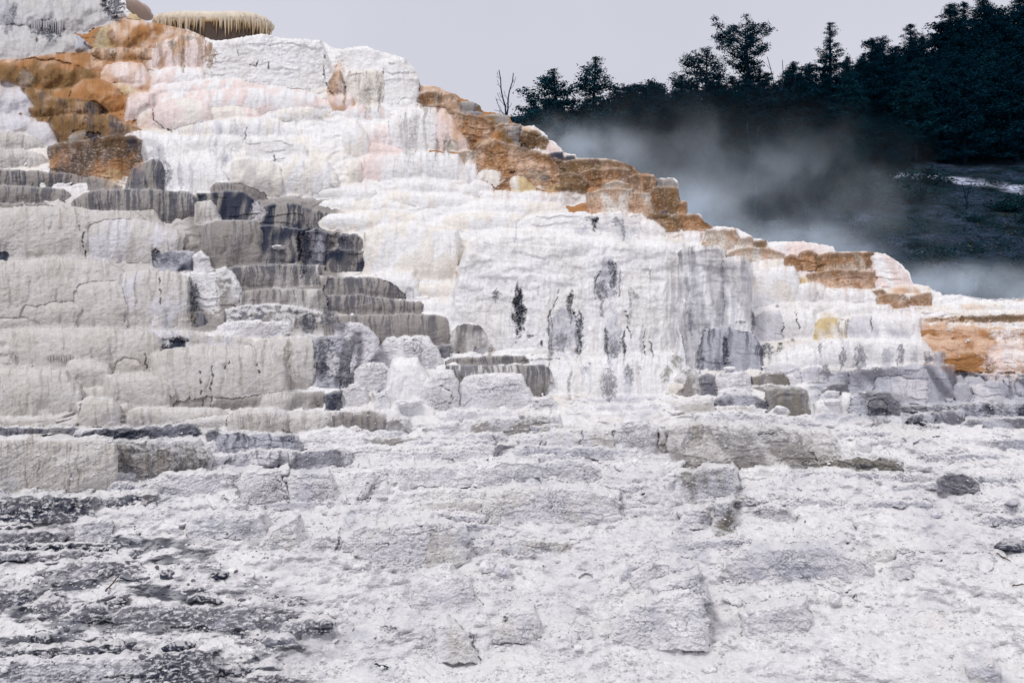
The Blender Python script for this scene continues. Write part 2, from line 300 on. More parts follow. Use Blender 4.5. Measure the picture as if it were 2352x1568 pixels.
# --- white middle, orange ridge
sheet(2352, 0, [
 ([(-60, 520), (-40, 380), (0, 340), (100, 322), (180, 320), (330, 372), (430, 402), (470, 470)], 500, 'W', 22, dict(rough=1.6)),
 ([(30, 560), (50, 490), (120, 480), (280, 490), (300, 560)], 730, 'E', 22, dict(s=.5, sk='V', rough=1.3)),
 ([(290, 440), (330, 400), (430, 402), (500, 472), (530, 512), (545, 690)], 730, 'W', 26, dict(s=.2, rough=1.5)),
 ([(390, 700), (420, 675), (490, 675), (500, 700)], 735, 'W', 12, dict()),
 ([(-90, 560), (-60, 500), (-10, 480), (20, 540)], 660, 'H', 20, dict(s=.5, mix='P')),
 ([(-90, 690), (-60, 655), (60, 650), (90, 700)], 760, 'P', 20, dict(mix='H')),
 ([(30, 760), (60, 735), (150, 720), (280, 725), (345, 790)], 830, 'P', 20, dict(mix='W', s=.2)),
 ([(300, 840), (400, 790), (520, 738), (640, 735), (670, 780), (700, 1000)], 1050, 'W', 30, dict(s=.45, sk='V')),
 ([(650, 830), (670, 740), (720, 745), (760, 800), (860, 960), (875, 1000)], 1050, 'P', 26, dict(s=.5, mix='H')),
 ([(690, 960), (740, 910), (790, 950), (810, 1000)], 1050, 'E', 26, dict(s=.5, sk='V')),
 ([(10, 900), (40, 850), (100, 830), (180, 900), (190, 990)], 1080, 'W', 30, dict(mix='E')),
 ([(150, 870), (240, 850), (380, 880), (420, 920), (440, 1000)], 1010, 'P', 22, dict(mix='W')),
 ([(160, 1010), (250, 990), (420, 1010), (455, 1050)], 1070, 'P', 18, dict()),
 ([(145, 1240), (155, 1090), (220, 1065), (340, 1058), (380, 1080)], 1245, 'P', 20, dict(mix='W')),
 ([(330, 1085), (420, 1045), (600, 1045), (800, 1060), (845, 1110), (888, 1260)], 1255, 'W', 24, dict(s=.3)),
 ([(325, 1160), (350, 1110), (400, 1098), (450, 1110), (478, 1180)], 1230, 'W', 28, dict()),
 ([(40, 1140), (80, 1110), (130, 1110), (150, 1180)], 1260, 'E', 30, dict()),
 ([(855, 1140), (880, 1115), (930, 1125), (955, 1180)], 1280, 'W', 20, dict(s=.3, mix='E')),
 ([(945, 1165), (990, 1148), (1100, 1150), (1150, 1170), (1205, 1290)], 1310, 'E', 24, dict(s=.15, mix='W')),
 ([(800, 1050), (840, 1030), (930, 1040), (985, 1090)], 1145, 'H', 22, dict(s=.2, mix='E')),
 ([(910, 1010), (960, 980), (1010, 1010), (1040, 1060)], 1100, 'Y', 24, dict(mix='B')),
 ([(1165, 1210), (1200, 1198), (1260, 1212), (1330, 1260), (1345, 1300)], 1330, 'E', 22, dict(s=.2, mix='Y')),
 ([(1325, 1280), (1360, 1255), (1405, 1300)], 1320, 'E', 14, dict()),
 ([(375, 1260), (420, 1235), (500, 1225), (650, 1235), (760, 1260), (812, 1310)], 1340, 'W', 22, dict()),
 ([(805, 1315), (840, 1280), (880, 1273), (940, 1290), (965, 1330)], 1360, 'W', 20, dict()),
 ([(895, 1260), (930, 1240), (980, 1232), (1040, 1260), (1065, 1310)], 1320, 'W', 20, dict()),
 ([(950, 1345), (1000, 1320), (1100, 1310), (1230, 1330), (1330, 1305), (1430, 1330), (1560, 1320), (1700, 1345), (1790, 1375)], 1420, 'W', 16, dict()),
 ([(-200, 1310), (-60, 1285), (100, 1270), (230, 1300), (260, 1350)], 1380, 'W', 18, dict()),
 ([(200, 1345), (420, 1325), (600, 1335), (900, 1345), (1000, 1390)], 1430, 'W', 16, dict(mix='E')),
 ([(-160, 1390), (0, 1370), (200, 1400), (290, 1380), (520, 1410)], 1460, 'W', 16, dict(mix='E')),
 ([(820, 1450), (880, 1390), (1100, 1370), (1300, 1390), (1520, 1385), (1560, 1430)], 1490, 'W', 16, dict(mix='E')),
 ([(-250, 1500), (0, 1470), (350, 1450), (560, 1480), (600, 1530)], 1590, 'W', 20, dict(mix='E')),
 ([(600, 1530), (720, 1480), (1000, 1460), (1250, 1480), (1300, 1530)], 1590, 'W', 18, dict(mix='E')),
 ([(1200, 1520), (1350, 1475), (1600, 1455), (1720, 1470), (1900, 1453), (2080, 1472), (2128, 1530)], 1640, 'W', 18, dict(rough=1.3)),
 ([(2050, 1530), (2120, 1512), (2180, 1530), (2225, 1580)], 1650, 'W', 16, dict()),
 # ridge: orange, rust and ochre shelves
 ([(540, 720), (545, 590), (600, 592), (660, 597), (700, 625), (720, 650)], 660, 'E', 12, dict(mix='H', rough=1.5)),
 ([(540, 650), (600, 630), (690, 640), (722, 690)], 735, 'O', 14, dict(s=1, sk='U', mix='E')),
 ([(690, 650), (760, 638), (812, 690), (822, 765)], 775, 'H', 14, dict(s=.6, mix='E')),
 ([(812, 720), (830, 698), (880, 697), (950, 717), (972, 768)], 775, 'T', 14, dict(s=.4, mix='B')),
 ([(828, 778), (950, 770), (982, 790)], 800, 'S', 8, dict()),
 ([(985, 790), (1090, 784), (1150, 796), (1174, 845)], 858, 'T', 14, dict(mix='B', rough=1.5)),
 ([(560, 720), (700, 715), (820, 770), (960, 800), (1060, 850), (1090, 930), (1030, 960)], 1010, 'O', 20, dict(s=.5, mix='H', sk='B', rough=2)),
 ([(870, 870), (900, 810), (960, 810), (1000, 870), (1010, 940)], 975, 'B', 22, dict(s=.6, mix='O', rough=2)),
 ([(1040, 870), (1120, 850), (1235, 856), (1245, 900)], 910, 'H', 12, dict(mix='T', rough=1.6)),
 ([(1085, 910), (1130, 868), (1230, 872), (1245, 950)], 1015, 'T', 18, dict(s=.5, mix='B', rough=2)),
 ([(1240, 880), (1330, 868), (1378, 908)], 930, 'E', 12, dict(mix='H')),
 ([(1222, 940), (1260, 898), (1340, 895), (1378, 920)], 1025, 'B', 20, dict(s=.8, sk='U', under=24, rough=1.8)),
 ([(1325, 950), (1400, 930), (1427, 955)], 1035, 'B', 18, dict(s=.6, sk='U', under=24, rough=1.6)),
 ([(1410, 1010), (1440, 970), (1500, 1012), (1545, 1055)], 1060, 'P', 12, dict()),
 ([(1430, 1060), (1520, 1045), (1535, 1095)], 1110, 'D', 10, dict(mix='B', s=.5)),
 ([(1522, 1080), (1610, 1066), (1618, 1095)], 1110, 'D', 10, dict(mix='B', s=.5)),
 ([(930, 1010), (1050, 960), (1200, 1000), (1330, 1040), (1430, 1060), (1520, 1180), (1560, 1300)], 1320, 'O', 20, dict(s=.4, mix='H', sk='B', rough=2.4)),
 ([(1060, 1020), (1160, 1005), (1250, 1050), (1270, 1090)], 1130, 'O', 18, dict(s=.4, mix='B', rough=2)),
 ([(1400, 1110), (1470, 1080), (1530, 1110), (1560, 1190)], 1230, 'B', 18, dict(s=.7, sk='U', rough=2)),
 ([(1523, 1120), (1620, 1096), (1750, 1092), (1775, 1105)], 1210, 'B', 14, dict(s=.6, mix='U', rough=1.4)),
 ([(1760, 1100), (1870, 1098), (1980, 1130), (2065, 1200)], 1200, 'H', 12, dict(mix='B', rough=1.4)),
 ([(1500, 1200), (1560, 1180), (1640, 1200), (1700, 1260)], 1350, 'B', 14, dict(s=.4, mix='U', rough=1.6)),
 ([(1525, 1270), (1560, 1252), (1640, 1245), (1695, 1290)], 1345, 'U', 12, dict(s=.5, mix='B', rough=1.6)),
 ([(1635, 1200), (1720, 1165), (1900, 1160), (1990, 1170), (2013, 1210)], 1310, 'O', 14, dict(s=.9, sk='U', mix='H')),
 ([(1985, 1215), (2060, 1200), (2157, 1206), (2163, 1250)], 1350, 'O', 14, dict(s=.9, sk='U', mix='H')),
 ([(2148, 1300), (2165, 1232), (2290, 1228), (2332, 1270)], 1300, 'T', 14, dict(s=.4, mix='H')),
 ([(2138, 1320), (2160, 1288), (2320, 1290), (2338, 1340)], 1480, 'B', 14, dict(s=1, sk='U', mix='O')),
 ([(1690, 1330), (1800, 1300), (1900, 1295), (2015, 1305), (2030, 1400)], 1460, 'H', 18, dict(s=.3, mix='E')),
 ([(1800, 1260), (1900, 1245), (1990, 1260), (2000, 1300)], 1330, 'H', 16, dict(s=.2, mix='E')),
 ([(2015, 1330), (2130, 1328), (2155, 1450)], 1480, 'H', 18, dict(s=.4, mix='E')),
 ([(2330, 1400), (2382, 1386), (2388, 1470)], 1500, 'O', 10, dict(s=.4)),
 ([(2300, 1480), (2470, 1475), (2497, 1525), (2555, 1556)], 1590, 'O', 14, dict(s=.4, mix='B')),
 ([(2100, 1500), (2140, 1470), (2250, 1470), (2330, 1500), (2360, 1560)], 1600, 'B', 14, dict(s=.5, mix='O')),
])
# --- left: cream and streaked terraces
sheet(0, 1568, [
 ([(0, 110), (60, 120), (88, 165)], 180, 'S', 14, dict(s=.5)),
 ([(0, 180), (170, 165), (285, 190)], 240, 'D', 12, dict(mix='X', s=.4)),
 ([(1265, 110), (1370, 95), (1420, 125)], 170, 'T', 16, dict(s=.4)),
 ([(1375, 30), (1400, -20), (1500, -53), (1760, -53), (1805, 10)], 262, 'T', 26, dict(s=.35)),
 ([(1740, 30), (1790, -10), (1850, -20), (2000, 0), (2125, 0)], 248, 'D', 14, dict(s=1, sk='N', mix='T')),
 ([(2100, 30), (2180, 0), (2262, 40)], 262, 'S', 16, dict(s=.8, sk='N')),
 ([(2255, 150), (2300, 135), (2360, 140)], 300, 'D', 20, dict(s=.9, sk='N', mix='T')),
 ([(1045, 180), (1180, 165), (1330, 160), (1420, 180), (1462, 300)], 300, 'D', 10, dict(mix='X', crust=.4)),
 ([(1320, 190), (1380, 160), (1440, 200), (1470, 300)], 310, 'L', 20, dict(crust=.5)),
 ([(1240, 310), (1320, 300), (1480, 310), (1520, 380), (1562, 530)], 560, 'L', 26, dict(crust=.6)),
 ([(1475, 290), (1560, 270), (1650, 370), (1712, 510)], 560, 'T', 30, dict(mix='G', s=.2, crust=.3)),
 ([(1555, 275), (1700, 262), (1900, 255), (2200, 258), (2218, 310)], 420, 'T', 10, dict(s=.7, mix='C')),
 ([(2200, 330), (2300, 335), (2352, 340)], 480, 'T', 18, dict(s=.4, mix='C')),
 ([(1645, 440), (1750, 425), (1900, 420), (2220, 425), (2250, 480)], 580, 'T', 14, dict(s=.45, mix='C')),
 ([(1550, 560), (1700, 530), (1900, 520), (2100, 550), (2240, 590), (2300, 640)], 700, 'T', 16, dict(s=.6, mix='S', crust=.2)),
 ([(0, 235), (200, 225), (450, 210), (600, 220), (750, 240), (830, 290), (930, 400)], 690, 'C', 36, dict(s=.1)),
 ([(820, 310), (1000, 290), (1200, 310), (1310, 340), (1320, 690)], 705, 'C', 26, dict(s=.35, mix='L')),
 ([(500, 390), (550, 368), (700, 360), (900, 375), (960, 450), (1085, 660)], 700, 'C', 24, dict(s=.1)),
 ([(0, 355), (100, 360), (170, 380), (205, 430)], 480, 'C', 36, dict(under=30)),
 ([(50, 560), (80, 515), (140, 495), (300, 490), (600, 485), (720, 490), (790, 520), (832, 610)], 695, 'C', 34, dict(s=.15)),
 ([(0, 610), (250, 600), (500, 605), (590, 620), (635, 675)], 700, 'C', 26, dict(s=.2)),
 ([(0, 760), (40, 740), (100, 760)], 840, 'C', 24, dict()),
 ([(72, 770), (90, 720), (140, 697), (300, 690), (700, 695), (950, 705), (1050, 720), (1110, 770)], 1005, 'C', 32, dict(s=.25)),
 ([(780, 900), (850, 870), (950, 900), (1020, 970)], 1005, 'C', 30, dict()),
 ([(1000, 700), (1300, 710), (1600, 735), (1750, 770), (1800, 790)], 830, 'C', 14, dict(s=.2, mix='L')),
 ([(1280, 600), (1320, 580), (1390, 580), (1420, 640)], 680, 'S', 16, dict(s=.5)),
 ([(1440, 620), (1560, 560), (1700, 560), (1900, 520), (2000, 540), (2055, 630)], 660, 'D', 20, dict(s=.5, crust=.5, mix='T')),
 ([(1490, 680), (1540, 650), (1700, 640), (1880, 640), (1995, 645), (2015, 710)], 755, 'L', 22, dict(crust=.9)),
 ([(1075, 790), (1100, 760), (1200, 755), (1292, 785)], 830, 'D', 14, dict(crust=.5)),
 ([(0, 820), (200, 830), (450, 840), (512, 895)], 885, 'C', 24, dict(under=14)),
 ([(140, 940), (170, 895), (220, 882), (300, 890), (365, 960)], 985, 'C', 34, dict()),
 ([(440, 970), (470, 920), (520, 908), (650, 910), (740, 940), (775, 1000)], 1110, 'C', 36, dict()),
 ([(0, 970), (300, 970), (460, 975), (490, 1020), (550, 1080), (558, 1220)], 1315, 'C', 26, dict(s=.3)),
 ([(0, 1100), (30, 1105), (30, 1200)], 1330, 'C', 20, dict()),
 ([(1035, 980), (1055, 880), (1110, 850), (1200, 825), (1500, 810), (1720, 820), (1900, 860), (1970, 950), (1990, 1120)], 1255, 'C', 40, dict(s=.25)),
 ([(1735, 800), (1800, 770), (1900, 760), (2160, 755), (2210, 790)], 1115, 'C', 14, dict(s=.5)),
 ([(2140, 770), (2250, 740), (2352, 750), (2420, 780)], 1115, 'S', 20, dict(s=.5, sk='N', crust=1, mix='X')),
 ([(712, 1080), (740, 1025), (790, 1008), (1000, 1000), (1300, 1003), (1380, 1030), (1405, 1110)], 1245, 'C', 30, dict(s=.2)),
 ([(1395, 1060), (1430, 1020), (1455, 1100)], 1245, 'C', 20, dict()),
 ([(515, 1120), (600, 1103), (700, 1098), (880, 1100), (945, 1160)], 1190, 'C', 20, dict(s=.3)),
 ([(535, 1200), (580, 1172), (650, 1165), (780, 1180), (825, 1230)], 1375, 'C', 26, dict()),
 ([(770, 1250), (800, 1220), (870, 1208), (955, 1240)], 1290, 'C', 26, dict(s=.2)),
 ([(1180, 1180), (1300, 1150), (1450, 1135), (1600, 1170), (1700, 1160), (1950, 1130), (2230, 1130), (2245, 1190)], 1260, 'C', 18, dict(s=.35, mix='T')),
 ([(2230, 1140), (2352, 1120), (2370, 1180)], 1265, 'D', 16, dict(crust=.5, s=.6)),
 ([(845, 1320), (880, 1265), (960, 1240), (1200, 1240), (1500, 1245), (1570, 1270)], 1375, 'C', 30, dict(s=.3)),
 ([(1185, 1350), (1300, 1320), (1450, 1300), (1560, 1290), (1605, 1350)], 1400, 'C', 20, dict()),
 ([(1550, 1300), (1620, 1260), (1700, 1245), (1880, 1245), (2005, 1280)], 1415, 'C', 28, dict(s=.4)),
 ([(1950, 1300), (2020, 1270), (2100, 1263), (2352, 1263), (2470, 1290), (2560, 1330)], 1412, 'C', 30, dict(s=.35, mix='T')),
 ([(0, 1300), (250, 1300), (440, 1320), (580, 1310), (625, 1360)], 1380, 'C', 20, dict(s=.2)),
 ([(0, 1380), (200, 1375), (545, 1375)], 1465, 'S', 8, dict(s=.8, crust=.2)),
 ([(500, 1430), (560, 1400), (700, 1380), (950, 1375), (1200, 1355), (1340, 1350), (1400, 1420), (1435, 1475)], 1475, 'D', 18, dict(crust=1, rough=2)),
 ([(1410, 1420), (1450, 1400), (1600, 1410), (1900, 1420), (2065, 1425)], 1550, 'S', 16, dict(mix='X', s=.6)),
 ([(2030, 1450), (2100, 1410), (2200, 1390), (2352, 1370), (2450, 1400), (2570, 1435)], 1525, 'W', 26, dict(rough=1.6)),
 ([(0, 1460), (300, 1455), (780, 1460), (815, 1490)], 1838, 'C', 16, dict(s=.35)),
 ([(800, 1475), (1100, 1465), (1350, 1460), (1442, 1520), (1450, 1600)], 1740, 'T', 14, dict(s=.9, crust=.25)),
 ([(1440, 1580), (1500, 1550), (1560, 1560)], 1660, 'L', 14, dict(crust=.5)),
 ([(1550, 1570), (1700, 1535), (1900, 1530), (2100, 1540), (2352, 1520), (2440, 1560)], 1665, 'S', 16, dict(s=.6, crust=.7, mix='L')),
 ([(1000, 1770), (1100, 1720), (1200, 1690), (1350, 1680), (1640, 1690), (1648, 1760)], 1880, 'L', 26, dict(crust=.8)),
 ([(1630, 1720), (1700, 1675), (1980, 1670), (1990, 1800)], 1925, 'L', 20, dict(crust=.9)),
 ([(1980, 1690), (2280, 1680), (2298, 1760)], 1925, 'L', 18, dict(crust=.9)),
 ([(2280, 1700), (2500, 1660), (2700, 1700)], 1790, 'W', 20, dict(crust=.4)),
])
# --- centre: white walls, taupe steps, speckled lumps
sheet(2352, 1568, [
 ([(0, 40), (90, 40), (140, 90), (152, 150)], 160, 'S', 16, dict(s=.7, mix='T')),
 ([(-20, 60), (40, 50), (80, 90), (95, 140)], 160, 'S', 16, dict(s=.8, sk='N', mix='T')),
 ([(-110, 170), (0, 150), (100, 150), (190, 170), (205, 230)], 305, 'D', 20, dict(s=.9, sk='N', mix='T')),
 ([(200, 225), (240, 203), (290, 205), (330, 240), (340, 290)], 305, 'T', 24, dict(s=.9, mix='S', sk='N')),
 ([(-130, 345), (0, 340), (250, 345), (380, 375), (430, 430), (468, 510)], 510, 'T', 20, dict(s=.8)),
 ([(-100, 470), (150, 460), (390, 500), (560, 510), (690, 535), (725, 590)], 610, 'T', 18, dict(s=.8, sk='D')),
 ([(-120, 610), (100, 600), (320, 600), (450, 590), (650, 600), (740, 620), (772, 690)], 870, 'T', 18, dict(s=.5)),
 ([(760, 700), (800, 655), (950, 650), (1010, 680), (1030, 750)], 865, 'T', 20, dict(s=.45, mix='C')),
 ([(640, 820), (700, 805), (762, 810)], 900, 'S', 14, dict(s=.5, crust=.3)),
 ([(808, 640), (850, 612), (912, 625)], 660, 'C', 12, dict()),
 ([(240, 320), (350, 300), (480, 310), (530, 360), (545, 480)], 495, 'W', 26, dict()),
 ([(420, 450), (460, 390), (500, 420), (510, 480)], 500, 'L', 20, dict(crust=.3)),
 ([(150, 40), (300, -10), (500, -30), (800, 20), (808, 340)], 365, 'E', 14, dict(mix='W', s=.1)),
 ([(535, 390), (700, 378), (960, 400)], 490, 'E', 14, dict(mix='W')),
 ([(505, 510), (700, 492), (960, 500), (1100, 560)], 610, 'W', 14, dict(mix='E')),
 ([(740, 620), (900, 600), (1100, 640), (1140, 700)], 720, 'E', 14, dict(mix='W')),
 ([(1020, 760), (1120, 720), (1300, 740), (1420, 800)], 850, 'W', 20, dict(mix='E', rough=1.4)),
 ([(640, 800), (700, 640), (770, 540), (800, 330), (850, 150), (960, 60), (1060, 30), (1300, 30), (1560, 35), (1800, 60), (1950, 75), (2200, 85), (2352, 110), (2400, 300)], 880, 'W', 40, dict(wall=1)),
 ([(1000, 850), (1300, 830), (1550, 828), (1580, 850)], 880, 'W', 10, dict()),
 ([(715, 920), (800, 895), (900, 890), (1150, 880), (1280, 885), (1305, 940)], 950, 'T', 12, dict(s=.8)),
 ([(725, 945), (1040, 945), (1250, 945), (1400, 945), (1470, 960), (1480, 1010)], 1165, 'T', 18, dict(s=.7, mix='C')),
 ([(1290, 900), (1560, 872), (1900, 880), (2200, 880), (2300, 890), (2345, 950)], 1165, 'W', 24, dict(flow=1, s=.25)),
 ([(2262, 1070), (2310, 1045), (2360, 1040), (2420, 1060)], 1160, 'E', 22, dict(s=.3)),
 ([(250, 810), (320, 752), (480, 740), (610, 745), (640, 800), (705, 910)], 980, 'L', 26, dict(crust=1)),
 ([(-60, 690), (0, 650), (150, 655), (255, 750)], 1090, 'S', 26, dict(crust=1, mix='L')),
 ([(95, 980), (130, 945), (180, 930), (300, 930), (335, 980)], 1130, 'L', 26, dict(crust=1)),
 ([(315, 1030), (350, 905), (430, 890), (520, 895), (550, 950), (595, 1010)], 1210, 'W', 26, dict()),
 ([(585, 1040), (640, 990), (700, 970), (780, 990), (805, 1080)], 1270, 'L', 34, dict(crust=.8)),
 ([(795, 1080), (850, 1030), (920, 1010), (1100, 1000), (1230, 1000), (1280, 1070), (1335, 1170)], 1250, 'L', 30, dict(crust=.7)),
 ([(10, 1120), (60, 1080), (120, 1068), (195, 1130)], 1230, 'L', 26, dict(crust=.9)),
 ([(225, 1130), (320, 1118), (340, 1180)], 1265, 'L', 20, dict(crust=.9)),
 ([(340, 1230), (450, 1210), (560, 1200), (660, 1260)], 1300, 'W', 22, dict(rough=1.8)),
 ([(1320, 1170), (1430, 1158), (1530, 1245)], 1260, 'L', 20, dict(crust=1)),
 ([(1480, 1195), (1700, 1172), (1920, 1155), (2100, 1160), (2360, 1160)], 1210, 'W', 8, dict(mix='L')),
 ([(1460, 1235), (1800, 1218), (2270, 1205), (2300, 1230)], 1265, 'W', 10, dict(mix='L')),
 ([(1500, 1290), (1800, 1270), (2200, 1262), (2300, 1280)], 1310, 'W', 10, dict(mix='L')),
 ([(640, 1280), (800, 1250), (1000, 1250), (1200, 1260), (1240, 1300)], 1340, 'L', 16, dict(crust=.5)),
 ([(555, 1385), (700, 1345), (1000, 1310), (1280, 1290), (1500, 1290), (1530, 1340)], 1430, 'L', 18, dict(crust=.6, mix='T')),
 ([(-60, 1290), (0, 1270), (200, 1260), (300, 1280), (335, 1320)], 1440, 'T', 24, dict(s=.5)),
 ([(285, 1330), (330, 1298), (380, 1290), (460, 1310), (485, 1380)], 1440, 'T', 24, dict(crust=.5, s=.3)),
 ([(-180, 1430), (-60, 1390), (0, 1380), (100, 1360), (180, 1400), (220, 1440)], 1450, 'W', 22, dict(rough=1.6)),
 ([(-100, 1470), (200, 1450), (480, 1440), (560, 1470)], 1500, 'T', 12, dict(crust=.4)),
 ([(470, 1445), (700, 1430), (1050, 1400), (1130, 1410), (1155, 1480)], 1490, 'L', 18, dict(crust=.6)),
 ([(1055, 1500), (1160, 1488), (1170, 1540)], 1575, 'S', 14, dict(crust=.4, s=.4)),
 ([(1190, 1470), (1260, 1430), (1360, 1418), (1410, 1490)], 1550, 'L', 26, dict(crust=.5)),
 ([(1390, 1460), (1450, 1395), (1700, 1380), (1900, 1380), (1970, 1410), (1985, 1490)], 1550, 'L', 30, dict(crust=.5, mix='C')),
 ([(1880, 1390), (1940, 1320), (2050, 1310), (2180, 1380), (2200, 1480)], 1560, 'L', 30, dict(crust=.8, s=.4)),
 ([(2200, 1420), (2260, 1385), (2360, 1360), (2440, 1380)], 1550, 'T', 26, dict(crust=.6)),
 ([(-40, 1530), (200, 1500), (700, 1500), (1040, 1500), (1060, 1540)], 1590, 'W', 14, dict(crust=.4)),
])
